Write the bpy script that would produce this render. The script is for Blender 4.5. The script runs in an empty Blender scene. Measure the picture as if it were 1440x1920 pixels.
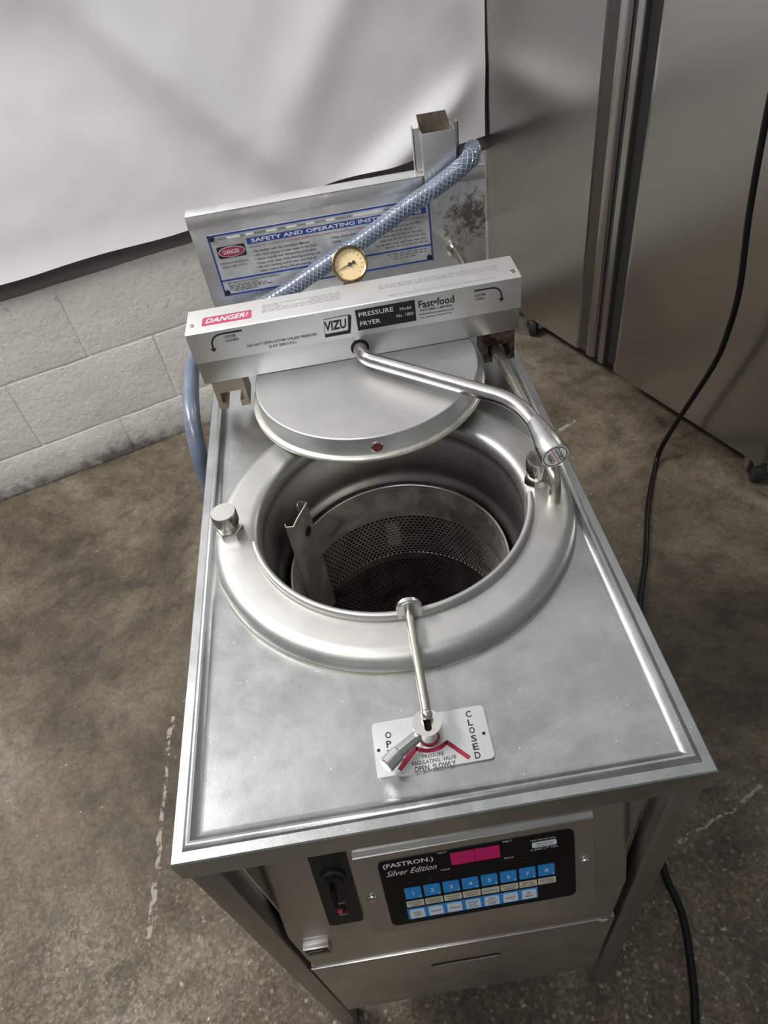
import bpy, bmesh, math, random
from mathutils import Vector, Matrix, noise
R = math.radians
random.seed(7)
S = bpy.context.scene
COL = S.collection
H = 0.857            # worktop height above the floor; geometry below is written relative to the worktop

# ------------------------------------------------------------------ camera
cam = bpy.data.cameras.new('camera')
camo = bpy.data.objects.new('camera', cam); COL.objects.link(camo)
cam.sensor_fit = 'AUTO'; cam.sensor_width = 36; cam.lens = 1291.07 * 36 / 1920
cam.clip_start = 0.01
right = Vector((0.98501498, -0.12096106, -0.12293866))
down = Vector((-0.17244812, -0.70180146, -0.69118475))
fwd = Vector((-0.00267209, 0.70202787, -0.71214446))
m = Matrix.Identity(4)
for i in range(3):
    m[i][0] = right[i]; m[i][1] = -down[i]; m[i][2] = -fwd[i]
m.translation = Vector((0.22643715, -0.2150336, 0.58501547 + H))
camo.matrix_world = m
S.camera = camo

# ------------------------------------------------------------------ world, lamps, exposure
w = bpy.data.worlds.new('room_ambient'); S.world = w; w.use_nodes = True
bg = w.node_tree.nodes['Background']; bg.inputs[0].default_value = (0.95, 0.97, 1.0, 1); bg.inputs[1].default_value = 0.22

def area(name, loc, target, sx, sy, power, col=(1, 0.985, 0.96)):
    l = bpy.data.lights.new(name, 'AREA'); l.shape = 'RECTANGLE'; l.size = sx; l.size_y = sy
    l.energy = power; l.color = col
    o = bpy.data.objects.new(name, l); COL.objects.link(o); o.location = loc
    o.rotation_euler = (Vector(target) - Vector(loc)).to_track_quat('-Z', 'Y').to_euler()
    return o
area('ceiling_lamp_key', (-1.25, 0.75, 2.75), (-0.1, 1.3, 0.4), 1.2, 0.25, 68)
area('ceiling_lamp_front', (-0.5, -0.9, 2.9), (0.2, 0.4, 0.6), 1.2, 0.25, 17)
area('added_overhead_fill', (0.25, 1.15, 2.95), (0.25, 1.15, 0.0), 2.2, 1.5, 7, (1, 0.98, 0.95))  # added soft fill overhead to brighten the worktop, no actual fitting
vs = S.view_settings
vs.view_transform = 'Standard'; vs.look = 'None'; vs.gamma = 1.0; vs.exposure = 0.0
vs.use_curve_mapping = False

# ------------------------------------------------------------------ materials
MATS = {}
def nodes(name):
    mt = bpy.data.materials.new(name); mt.use_nodes = True
    nt = mt.node_tree; b = nt.nodes['Principled BSDF']
    return mt, nt, b
def N(nt, t, **kw):
    n = nt.nodes.new(t)
    for k, v in kw.items():
        if k.startswith('i_'):
            key = k[2:]
            n.inputs[int(key) if key.isdigit() else key.replace('_', ' ')].default_value = v
        else: setattr(n, k, v)
    return n
def ramp(nt, fac, stops):
    r = N(nt, 'ShaderNodeValToRGB'); e = r.color_ramp.elements
    while len(e) > 1: e.remove(e[-1])
    e[0].position = stops[0][0]; e[0].color = (*stops[0][1], 1)
    for p, c in stops[1:]:
        x = e.new(p); x.color = (*c, 1)
    nt.links.new(fac, r.inputs[0]); return r.outputs[0]
def g3(v): return (v, v, v)
def coords(nt, scale=(1, 1, 1)):
    tc = N(nt, 'ShaderNodeTexCoord'); mp = N(nt, 'ShaderNodeMapping'); mp.inputs['Scale'].default_value = scale
    nt.links.new(tc.outputs['Object'], mp.inputs[0]); return mp.outputs[0]
def noise_n(nt, vec, scale, detail=6, rough=0.6, dist=0):
    n = N(nt, 'ShaderNodeTexNoise'); n.inputs['Scale'].default_value = scale; n.inputs['Detail'].default_value = detail
    n.inputs['Roughness'].default_value = rough; n.inputs['Distortion'].default_value = dist
    nt.links.new(vec, n.inputs['Vector']); return n.outputs['Fac']
def mixc(nt, fac, a, b, mode='MIX'):
    x = N(nt, 'ShaderNodeMix', data_type='RGBA', blend_type=mode)
    if isinstance(fac, float): x.inputs[0].default_value = fac
    else: nt.links.new(fac, x.inputs[0])
    for i, v in ((6, a), (7, b)):
        if isinstance(v, tuple): x.inputs[i].default_value = (*v, 1)
        else: nt.links.new(v, x.inputs[i])
    return x.outputs[2]
def mth(nt, op, a, b=0.0, c=None):
    x = N(nt, 'ShaderNodeMath', operation=op)
    for i, v in enumerate((a, b) + ((c,) if c is not None else ())):
        if isinstance(v, (int, float)): x.inputs[i].default_value = v
        else: nt.links.new(v, x.inputs[i])
    return x.outputs[0]
def bump(nt, b, hgt, strength=0.2, dist=0.002):
    bp = N(nt, 'ShaderNodeBump'); bp.inputs['Strength'].default_value = strength; bp.inputs['Distance'].default_value = dist
    nt.links.new(hgt, bp.inputs['Height']); nt.links.new(bp.outputs[0], b.inputs['Normal'])

def plain(name, col, rough=0.5, metal=0.0, vary=0.06, scale=60, emit=None, coat=0.0):
    mt, nt, b = nodes(name)
    v = coords(nt); f = noise_n(nt, v, scale, 4)
    lo = tuple(max(0, c * (1 - vary * 2)) for c in col); hi = tuple(min(1, c * (1 + vary)) for c in col)
    nt.links.new(ramp(nt, f, [(0.3, lo), (0.7, hi)]), b.inputs['Base Color'])
    b.inputs['Roughness'].default_value = rough; b.inputs['Metallic'].default_value = metal
    b.inputs['Coat Weight'].default_value = coat
    if emit:
        b.inputs['Emission Color'].default_value = (*emit[0], 1); b.inputs['Emission Strength'].default_value = emit[1]
    MATS[name] = mt; return mt

def steel(name, base=0.6, tint=(1, 1, 0.98), rough=0.33, rvar=0.12, grain=(40, 40, 40), gstr=0.03, blot=9, blotamt=0.12, grime=None, specks=False, rdetail=0.0):
    mt, nt, b = nodes(name)
    b.inputs['Metallic'].default_value = 1.0
    v = coords(nt)
    f = noise_n(nt, v, blot, 8, 0.65, 0.4)
    c0 = tuple(base * (1 - blotamt) * t for t in tint); c1 = tuple(base * (1 + blotamt) * t for t in tint)
    col = ramp(nt, f, [(0.3, c0), (0.7, c1)])
    if grime:
        gf = noise_n(nt, v, grime[1], 8, 0.7, 0.6)
        gm = ramp(nt, gf, [(grime[2], g3(0)), (grime[2] + 0.14, g3(grime[3]))])
        col = mixc(nt, gm, col, grime[0])
    if specks:
        vo = N(nt, 'ShaderNodeTexVoronoi'); vo.inputs['Scale'].default_value = 130; nt.links.new(v, vo.inputs['Vector'])
        sp = ramp(nt, vo.outputs['Distance'], [(0.05, g3(1)), (0.12, g3(0))])
        gate = ramp(nt, noise_n(nt, v, 22, 3), [(0.53, g3(0)), (0.62, g3(0.85))])
        col = mixc(nt, mth(nt, 'MULTIPLY', sp, gate), col, (0.95, 0.95, 0.93))
    nt.links.new(col, b.inputs['Base Color'])
    f2 = noise_n(nt, coords(nt, (1, 1, 1)), blot * 2.3, 8, 0.7)
    rr = ramp(nt, f2, [(0.3, g3(max(0.05, rough - rvar))), (0.7, g3(rough + rvar))])
    nt.links.new(rr, b.inputs['Roughness'])
    gn = noise_n(nt, coords(nt, grain), 30, 4, 0.6)
    bump(nt, b, gn, gstr, 0.001)
    MATS[name] = mt; return mt

steel('worktop_steel', 0.43, (0.97, 1.0, 1.0), 0.34, 0.10, (30, 30, 30), 0.10, 6, 0.26, ((0.62, 0.63, 0.63), 5, 0.52, 0.5), True)
steel('edge_steel', 0.66, (1, 1, 0.98), 0.28, 0.06, (30, 30, 30), 0.04)
steel('ring_steel', 0.52, (1, 1, 0.97), 0.47, 0.06, (60, 60, 60), 0.04, 7, 0.08, ((0.45, 0.36, 0.22), 9, 0.70, 0.5))
steel('lid_steel', 0.58, (1, 1, 0.99), 0.46, 0.06, (50, 50, 50), 0.03, 6, 0.06)
steel('bar_steel', 0.64, (1, 1, 0.99), 0.38, 0.05, (4, 60, 60), 0.04, 6, 0.07)
steel('cap_steel', 0.86, (1, 1, 0.98), 0.40, 0.05, (4, 60, 60), 0.03, 6, 0.05, ((0.45, 0.40, 0.30), 11, 0.66, 0.5))
steel('plate_steel', 0.62, (0.97, 1, 1), 0.42, 0.05, (40, 40, 40), 0.03, 9, 0.08)
steel('polished_steel', 0.66, (1, 0.98, 0.94), 0.20, 0.06, (40, 40, 40), 0.03, 20, 0.10, ((0.45, 0.38, 0.24), 25, 0.64, 0.5))
steel('rod_steel', 0.55, (1, 0.95, 0.82), 0.28, 0.06, (40, 40, 40), 0.03, 18, 0.12, ((0.33, 0.27, 0.13), 20, 0.58, 0.6))
steel('pot_steel', 0.36, (1, 0.97, 0.92), 0.36, 0.08, (30, 30, 30), 0.04, 6, 0.22)
steel('deep_shade_steel', 0.10, (1, 0.92, 0.84), 0.5, 0.08, (30, 30, 30), 0.2, 14, 0.4)  # near-black colour stands in for the shade deep in the pot
steel('shaded_basket_steel', 0.42, (1, 0.93, 0.84), 0.42, 0.10, (40, 40, 40), 0.05, 14, 0.35, ((0.05, 0.04, 0.03), 16, 0.50, 0.8))  # darker copy of the basket steel, shade low in the pot put into its colour
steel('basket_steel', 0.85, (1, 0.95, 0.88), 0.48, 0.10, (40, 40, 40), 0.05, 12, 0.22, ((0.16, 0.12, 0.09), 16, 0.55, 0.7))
steel('leg_steel', 0.42, (1, 0.98, 0.96), 0.36, 0.06, (60, 60, 5), 0.05, 8, 0.12)
steel('panel_steel', 0.55, (1, 0.98, 0.95), 0.36, 0.06, (5, 60, 60), 0.05, 9, 0.14)
steel('splash_steel', 0.58, (1, 1, 1), 0.24, 0.08, (6, 30, 30), 0.03, 7, 0.14)
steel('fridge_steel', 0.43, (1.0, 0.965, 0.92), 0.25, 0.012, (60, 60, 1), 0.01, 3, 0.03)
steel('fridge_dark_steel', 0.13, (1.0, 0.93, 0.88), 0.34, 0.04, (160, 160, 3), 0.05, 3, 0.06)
steel('brass', 0.32, (1.0, 0.78, 0.45), 0.30, 0.08, (40, 40, 40), 0.05, 40, 0.25, ((0.16, 0.11, 0.06), 60, 0.50, 0.8))
steel('bronze_block', 0.50, (1.0, 0.86, 0.68), 0.55, 0.06, (40, 40, 40), 0.15, 40, 0.14, ((0.20, 0.14, 0.09), 60, 0.60, 0.7))
steel('greasy_plate', 0.34, (1.0, 0.84, 0.66), 0.5, 0.06, (40, 40, 40), 0.1, 30, 0.3, ((0.10, 0.07, 0.05), 40, 0.52, 0.8))
steel('burnt_block', 0.22, (1.0, 0.75, 0.55), 0.6, 0.06, (40, 40, 40), 0.4, 60, 0.4, ((0.03, 0.02, 0.015), 50, 0.45, 0.95))

plain('black_gloss', (0.004, 0.004, 0.005), 0.38, vary=0.1)
MATS['black_gloss'].node_tree.nodes['Principled BSDF'].inputs['Specular IOR Level'].default_value = 0.25
plain('black_plastic', (0.012, 0.012, 0.013), 0.42, vary=0.2)
plain('dark_plastic', (0.035, 0.030, 0.028), 0.4, vary=0.1)
plain('rubber', (0.02, 0.02, 0.022), 0.55, vary=0.2)
plain('dark_gap', (0.008, 0.008, 0.008), 0.8)
plain('print_black', (0.02, 0.02, 0.025), 0.6, vary=0.3, scale=300)
plain('print_grey', (0.22, 0.22, 0.22), 0.6, vary=0.1, scale=300)
plain('print_red', (0.45, 0.05, 0.10), 0.6, vary=0.1)
plain('print_pink', (0.72, 0.36, 0.34), 0.5)
plain('sticker_red', (0.42, 0.05, 0.11), 0.6, vary=0.08)
plain('chevron_red', (0.28, 0.008, 0.035), 0.65, vary=0.08)
plain('print_blue', (0.03, 0.07, 0.36), 0.45, vary=0.1)
plain('print_white', (0.80, 0.80, 0.80), 0.5, vary=0.04)
plain('notice_silver', (0.70, 0.71, 0.72), 0.36, metal=0.35, vary=0.16, scale=22)
plain('key_blue', (0.02, 0.27, 0.72), 0.4, vary=0.04)
plain('key_white', (0.70, 0.78, 0.84), 0.4, vary=0.03)
plain('key_cream', (0.62, 0.60, 0.48), 0.5, vary=0.05)
plain('display_magenta', (0.42, 0.008, 0.10), 0.3, vary=0.05, emit=((0.55, 0.0, 0.13), 0.12))
plain('led_dark', (0.03, 0.008, 0.014), 0.3)
plain('reset_red', (0.55, 0.05, 0.10), 0.35)
plain('plug_red', (0.20, 0.045, 0.03), 0.45, vary=0.3, scale=400)
plain('dial_cream', (0.84, 0.66, 0.36), 0.5, vary=0.05)
plain('label_white', (0.90, 0.90, 0.86), 0.45, vary=0.04)
plain('sealant', (0.30, 0.285, 0.235), 0.7, vary=0.2, scale=25)
plain('orange_tag', (0.60, 0.20, 0.08), 0.6)
plain('backdrop_white', (0.85, 0.85, 0.87), 0.55, vary=0.015, scale=6)
plain('lid_rim', (0.62, 0.62, 0.55), 0.4, metal=0.7, vary=0.1)

def splash_mat():
    mt, nt, b = nodes('stained_splash_steel'); b.inputs['Metallic'].default_value = 0.75
    v = coords(nt); f = noise_n(nt, v, 12, 8, 0.7, 0.6)
    col = ramp(nt, f, [(0.3, g3(0.62)), (0.7, (0.86, 0.86, 0.85))])
    # burnt-on grease patch near the exhaust end, in the plate's own coordinates
    tc = N(nt, 'ShaderNodeTexCoord'); d = N(nt, 'ShaderNodeVectorMath', operation='DISTANCE')
    nt.links.new(tc.outputs['Object'], d.inputs[0]); d.inputs[1].default_value = (0.438 - 0.23, 0.865 - 0.43, 0.115 + H)
    near = ramp(nt, d.outputs['Value'], [(0.0, g3(1)), (0.065, g3(0))])
    sp = noise_n(nt, v, 95, 6, 0.75, 0.5)
    msk = ramp(nt, mth(nt, 'ADD', mth(nt, 'MULTIPLY', near, 0.36), sp), [(0.62, g3(0)), (0.80, g3(0.9))])
    col = mixc(nt, msk, col, (0.17, 0.12, 0.10))
    nt.links.new(col, b.inputs['Base Color'])
    nt.links.new(ramp(nt, noise_n(nt, v, 20, 6), [(0.3, g3(0.2)), (0.7, g3(0.4))]), b.inputs['Roughness'])
    MATS['stained_splash_steel'] = mt
splash_mat()

def wall_mat(name, c0, c1, dirt):
    mt, nt, b = nodes(name)
    v = coords(nt)
    f = noise_n(nt, v, 7, 8, 0.65, 0.3)
    col = ramp(nt, f, [(0.3, c0), (0.68, c1)])
    dn = noise_n(nt, v, 45, 8, 0.75)
    col = mixc(nt, ramp(nt, dn, [(0.58, g3(0)), (0.70, g3(dirt))]), col, (0.16, 0.15, 0.15))
    # scuffed dirt along the foot of the wall
    sx = N(nt, 'ShaderNodeSeparateXYZ'); tc = N(nt, 'ShaderNodeTexCoord'); nt.links.new(tc.outputs['Object'], sx.inputs[0])
    z = mth(nt, 'ADD', sx.outputs[2], mth(nt, 'MULTIPLY', mth(nt, 'SUBTRACT', noise_n(nt, v, 11, 6, 0.7), 0.5), 0.20))
    foot = ramp(nt, z, [(0.0, g3(0.9)), (0.05, g3(0.25)), (0.11, g3(0))])
    col = mixc(nt, foot, col, (0.11, 0.10, 0.10))
    nt.links.new(col, b.inputs['Base Color']); b.inputs['Roughness'].default_value = 0.62
    h1 = mth(nt, 'ADD', noise_n(nt, v, 60, 8, 0.72, 0.3), mth(nt, 'MULTIPLY', noise_n(nt, v, 16, 4), 0.8))
    bump(nt, b, h1, 0.55, 0.009)
    MATS[name] = mt
wall_mat('painted_block', (0.78, 0.76, 0.72), (0.90, 0.885, 0.85), 0.5)
wall_mat('painted_mortar', (0.78, 0.76, 0.72), (0.90, 0.885, 0.85), 0.35)
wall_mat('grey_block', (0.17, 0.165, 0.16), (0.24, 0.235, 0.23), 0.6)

def floor_mat():
    mt, nt, b = nodes('concrete_floor')
    v = coords(nt)
    f1 = noise_n(nt, v, 1.7, 10, 0.66, 0.8)
    col = ramp(nt, f1, [(0.30, (0.030, 0.023, 0.016)), (0.44, (0.100, 0.078, 0.054)), (0.57, (0.175, 0.145, 0.105)), (0.72, (0.34, 0.305, 0.255))])
    f2 = noise_n(nt, v, 14, 10, 0.7, 0.5)
    col = mixc(nt, 0.75, col, ramp(nt, f2, [(0.3, g3(0.32)), (0.52, g3(0.9)), (0.75, g3(1.0))]), 'MULTIPLY')
    fm = noise_n(nt, coords(nt, (1.0, 1.3, 1)), 6.5, 12, 0.78, 0.4)
    col = mixc(nt, 0.7, col, ramp(nt, fm, [(0.34, g3(0.30)), (0.50, g3(0.85)), (0.66, (1.0, 1.0, 1.0))]), 'MULTIPLY')
    col = mixc(nt, 1.0, col, (1.30, 1.27, 1.22), 'MULTIPLY')
    f3 = noise_n(nt, v, 90, 6, 0.7)
    col = mixc(nt, 0.5, col, ramp(nt, f3, [(0.3, g3(0.45)), (0.6, g3(1.0))]), 'MULTIPLY')
    # exposed aggregate where the surface has worn through (in front of the fryer)
    sx = N(nt, 'ShaderNodeSeparateXYZ'); tc = N(nt, 'ShaderNodeTexCoord'); nt.links.new(tc.outputs['Object'], sx.inputs[0])
    X, Y = sx.outputs[0], sx.outputs[1]
    worn = ramp(nt, mth(nt, 'ADD', Y, mth(nt, 'MULTIPLY', mth(nt, 'SUBTRACT', noise_n(nt, v, 5, 6, 0.7), 0.5), 0.5)), [(0.12, g3(1)), (0.42, g3(0.10))])
    vo = N(nt, 'ShaderNodeTexVoronoi'); vo.inputs['Scale'].default_value = 85; vo.inputs['Randomness'].default_value = 1
    wob = N(nt, 'ShaderNodeTexNoise'); wob.inputs['Scale'].default_value = 60; wob.inputs['Detail'].default_value = 4; nt.links.new(v, wob.inputs['Vector'])
    wv = N(nt, 'ShaderNodeVectorMath', operation='MULTIPLY_ADD'); nt.links.new(wob.outputs['Color'], wv.inputs[0]); wv.inputs[1].default_value = (0.016, 0.016, 0.016); nt.links.new(v, wv.inputs[2])
    nt.links.new(wv.outputs[0], vo.inputs['Vector'])
    pick = ramp(nt, vo.outputs['Color'], [(0.40, g3(0)), (0.50, g3(1))])
    chip = mth(nt, 'MULTIPLY', mth(nt, 'MULTIPLY', ramp(nt, vo.outputs['Distance'], [(0.20, g3(1)), (0.40, g3(0))]), pick), worn)
    chipc = ramp(nt, noise_n(nt, v, 70, 2), [(0.35, (0.10, 0.08, 0.055)), (0.55, (0.22, 0.185, 0.13)), (0.7, (0.40, 0.35, 0.26))])
    col = mixc(nt, chip, col, chipc)
    v3 = N(nt, 'ShaderNodeTexVoronoi'); v3.inputs['Scale'].default_value = 190; nt.links.new(wv.outputs[0], v3.inputs['Vector'])
    grit = ramp(nt, v3.outputs['Color'], [(0.15, g3(0.45)), (0.55, g3(0.95)), (0.90, g3(1.7))])
    col = mixc(nt, mth(nt, 'MULTIPLY_ADD', worn, 0.45, 0.22), col, mixc(nt, 1.0, col, grit, 'MULTIPLY'))
    # pale specks all over
    v2 = N(nt, 'ShaderNodeTexVoronoi'); v2.inputs['Scale'].default_value = 34; nt.links.new(wv.outputs[0], v2.inputs['Vector'])
    p2 = ramp(nt, v2.outputs['Color'], [(0.66, g3(0)), (0.70, g3(1))])
    sp = mth(nt, 'MULTIPLY', ramp(nt, v2.outputs['Distance'], [(0.05, g3(1)), (0.09, g3(0))]), p2)
    col = mixc(nt, mth(nt, 'MULTIPLY', sp, 0.7), col, (0.40, 0.38, 0.33))
    # flaked pale scratches left on the concrete
    def line(x0, y0, x1, y1, wd, ns, amt):
        nonlocal col
        L = math.hypot(x1 - x0, y1 - y0); ux, uy = (x1 - x0) / L, (y1 - y0) / L
        dx = mth(nt, 'SUBTRACT', X, x0); dy = mth(nt, 'SUBTRACT', Y, y0)
        t = mth(nt, 'ADD', mth(nt, 'MULTIPLY', dx, ux), mth(nt, 'MULTIPLY', dy, uy))
        d = mth(nt, 'ADD', mth(nt, 'MULTIPLY', dx, -uy), mth(nt, 'MULTIPLY', dy, ux))
        d = mth(nt, 'ADD', d, mth(nt, 'MULTIPLY', mth(nt, 'SUBTRACT', noise_n(nt, v, 9, 5), 0.5), 0.05))
        on = mth(nt, 'LESS_THAN', mth(nt, 'ABSOLUTE', d), wd)
        on = mth(nt, 'MULTIPLY', on, mth(nt, 'GREATER_THAN', t, 0.0)); on = mth(nt, 'MULTIPLY', on, mth(nt, 'LESS_THAN', t, L))
        on = mth(nt, 'MULTIPLY', on, ramp(nt, noise_n(nt, v, ns, 5), [(0.45, g3(0)), (0.52, g3(amt))]))
        col = mixc(nt, on, col, (0.36, 0.33, 0.28))
    line(-0.359, 0.655, -0.359, 0.19, 0.0045, 40, 0.9)
    line(0.668, 0.196, 0.870, 0.270, 0.0032, 60, 0.9)
    line(0.81, 1.430, 0.875, 1.462, 0.006, 30, 0.9)
    nt.links.new(col, b.inputs['Base Color'])
    nt.links.new(ramp(nt, f2, [(0.3, g3(0.5)), (0.7, g3(0.78))]), b.inputs['Roughness'])
    bump(nt, b, mth(nt, 'ADD', f3, f2), 0.5, 0.005)
    MATS['concrete_floor'] = mt
floor_mat()

def hose_mat():
    mt, nt, b = nodes('hose_blue')
    v = coords(nt)
    nt.links.new(ramp(nt, noise_n(nt, v, 30, 4), [(0.3, (0.085, 0.11, 0.155)), (0.7, (0.14, 0.17, 0.23))]), b.inputs['Base Color'])
    b.inputs['Roughness'].default_value = 0.28; b.inputs['Coat Weight'].default_value = 0.5; b.inputs['Coat Roughness'].default_value = 0.15
    MATS['hose_blue'] = mt
hose_mat()
plain('braid_white', (0.26, 0.31, 0.40), 0.3, vary=0.05, coat=0.5)

# ------------------------------------------------------------------ mesh helpers (all in worktop-relative coordinates)
def new(): return bmesh.new()
def obj(name, bm, mat, parent=None, sharp=35, label=None, origin=None):
    bmesh.ops.recalc_face_normals(bm, faces=bm.faces[:])
    me = bpy.data.meshes.new(name)
    o0 = Vector(origin) if origin is not None else (Vector(parent['_o']) if parent is not None and '_o' in parent else Vector((0, 0, -H)))
    bmesh.ops.translate(bm, verts=bm.verts[:], vec=-o0)
    bm.to_mesh(me); bm.free()
    for p in me.polygons: p.use_smooth = True
    me.set_sharp_from_angle(angle=R(sharp))
    me.materials.append(MATS[mat])
    o = bpy.data.objects.new(name, me); COL.objects.link(o)
    if parent is not None: o.parent = parent; o['_o'] = list(o0)
    else:
        o.location = o0 + Vector((0, 0, H)); o['_o'] = list(o0)
    if label: o['label'] = label
    return o
def thing(name, label, cat, base=(0, 0, -H), group=None):
    o = bpy.data.objects.new(name, None); COL.objects.link(o); o.empty_display_size = 0.05
    o.location = Vector(base) + Vector((0, 0, H)); o['_o'] = list(base)
    o['label'] = label; o['category'] = cat
    if group: o['group'] = group
    return o
def bx(bm, x0, x1, y0, y1, z0, z1, bev=0.0, seg=2, mat=None):
    r = bmesh.ops.create_cube(bm, size=1.0); vs_ = r['verts']
    for v in vs_:
        v.co = Vector(((x0 + x1) / 2 + v.co.x * (x1 - x0), (y0 + y1) / 2 + v.co.y * (y1 - y0), (z0 + z1) / 2 + v.co.z * (z1 - z0)))
    allv = vs_
    if bev > 0:
        es = list({e for v in vs_ for e in v.link_edges})
        rb = bmesh.ops.bevel(bm, geom=es, offset=bev, segments=seg, affect='EDGES', profile=0.5)
        allv = list({v for f in rb['faces'] for v in f.verts} | {v for v in vs_ if v.is_valid})
    if mat is not None: bmesh.ops.transform(bm, matrix=mat, verts=allv)
    return allv
def catmull(pts, k=8):
    P = [Vector(p) for p in pts]; P = [2 * P[0] - P[1]] + P + [2 * P[-1] - P[-2]]
    out = []
    for i in range(1, len(P) - 2):
        for j in range(k):
            t = j / k; a, b, c, d = P[i - 1], P[i], P[i + 1], P[i + 2]
            out.append(0.5 * ((2 * b) + (c - a) * t + (2 * a - 5 * b + 4 * c - d) * t * t + (3 * b - a - 3 * c + d) * t ** 3))
    out.append(P[-2]); return out
def fillet(pts, rad, k=6):
    P = [Vector(p) for p in pts]; out = [P[0]]
    for i in range(1, len(P) - 1):
        a = (P[i - 1] - P[i]); b = (P[i + 1] - P[i]); r = min(rad, a.length * 0.48, b.length * 0.48)
        p0 = P[i] + a.normalized() * r; p1 = P[i] + b.normalized() * r
        for j in range(k + 1):
            t = j / k; out.append(p0 * (1 - t) ** 2 + P[i] * 2 * t * (1 - t) + p1 * t * t)
    out.append(P[-1]); return out
def frames(P):
    T = [(P[min(i + 1, len(P) - 1)] - P[max(i - 1, 0)]).normalized() for i in range(len(P))]
    up = Vector((0, 0, 1)) if abs(T[0].z) < 0.9 else Vector((1, 0, 0))
    n = (up - T[0] * up.dot(T[0])).normalized(); F = []
    for t in T:
        n = (n - t * n.dot(t)).normalized(); F.append((n, t.cross(n)))
    return T, F
def tube(bm, pts, r, n=16, caps=True):
    P = [Vector(p) for p in pts]; rr = r if isinstance(r, (list, tuple)) else [r] * len(P)
    T, F = frames(P); rings = []
    for p, (a, b), q in zip(P, F, rr):
        rings.append([bm.verts.new(p + a * (q * math.cos(2 * math.pi * k / n)) + b * (q * math.sin(2 * math.pi * k / n))) for k in range(n)])
    for A, B in zip(rings, rings[1:]):
        for k in range(n): bm.faces.new((A[k], A[(k + 1) % n], B[(k + 1) % n], B[k]))
    if caps: bm.faces.new(rings[0][::-1]); bm.faces.new(rings[-1])
def basis(axis):
    w_ = Vector(axis).normalized(); up = Vector((0, 0, 1)) if abs(w_.z) < 0.9 else Vector((0, 1, 0))
    u_ = up.cross(w_).normalized(); return u_, w_.cross(u_), w_
def lathe(bm, prof, org, axis=(0, 0, 1), n=64, a0=0.0, a1=360.0, closed=False):
    """revolve (radius, height) pairs about an axis; a full turn unless a0..a1 is given"""
    u_, v_, w_ = (Vector((1, 0, 0)), Vector((0, 1, 0)), Vector((0, 0, 1))) if tuple(axis) == (0, 0, 1) else basis(axis)
    O = Vector(org); full = abs(a1 - a0) >= 359.9; cols = []
    m_ = n if full else n + 1
    for k in range(m_):
        a = R(a0 + (a1 - a0) * k / n); d = u_ * math.cos(a) + v_ * math.sin(a)
        cols.append([bm.verts.new(O + d * r + w_ * h) if r > 1e-7 else None for r, h in prof])
    for i, (r, h) in enumerate(prof):
        if r <= 1e-7:
            c = bm.verts.new(O + w_ * h)
            for q in cols: q[i] = c
    L = len(prof); seg = L if closed else L - 1
    for k in range(m_ if full else m_ - 1):
        A, B = cols[k], cols[(k + 1) % m_]
        for i in range(seg):
            j = (i + 1) % L; vs_ = [A[i], B[i], B[j], A[j]]; u = []
            for x in vs_:
                if x not in u: u.append(x)
            if len(u) >= 3: bm.faces.new(u)
    if closed and not full:
        bm.faces.new(cols[0]); bm.faces.new(cols[-1][::-1])
def prism(bm, poly, O, u, v, d0, d1):
    """extrude a 2-D outline given in the frame (O, u, v) along u x v from d0 to d1"""
    O, u, v = Vector(O), Vector(u), Vector(v); w_ = u.cross(v)
    A = [bm.verts.new(O + u * a + v * b + w_ * d0) for a, b in poly]
    B = [bm.verts.new(O + u * a + v * b + w_ * d1) for a, b in poly]
    n = len(poly)
    for k in range(n): bm.faces.new((A[k], A[(k + 1) % n], B[(k + 1) % n], B[k]))
    bm.faces.new(A[::-1]); bm.faces.new(B)
def rrect(x0, x1, y0, y1, r, k=5):
    out = []
    for cx_, cy_, a in ((x1 - r, y1 - r, 0), (x0 + r, y1 - r, 90), (x0 + r, y0 + r, 180), (x1 - r, y0 + r, 270)):
        for j in range(k + 1): t = R(a + 90 * j / k); out.append((cx_ + r * math.cos(t), cy_ + r * math.sin(t)))
    return out
def holed(bm, outer, inner, O, u, v, d, depth):
    """flat plate outline with a recess of the inner outline, floor at -depth"""
    O, u, v = Vector(O), Vector(u), Vector(v); w_ = u.cross(v)
    def loop(poly, dd): return [bm.verts.new(O + u * a + v * b + w_ * dd) for a, b in poly]
    A, B = loop(outer, d), loop(inner, d)
    E = [bm.edges.new((L_[k], L_[(k + 1) % len(L_)])) for L_ in (A, B) for k in range(len(L_))]
    bmesh.ops.triangle_fill(bm, edges=E, use_beauty=True)
    C_ = loop(inner, d - depth)
    for k in range(len(B)): bm.faces.new((B[k], B[(k + 1) % len(B)], C_[(k + 1) % len(B)], C_[k]))
    return A, C_
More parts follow.
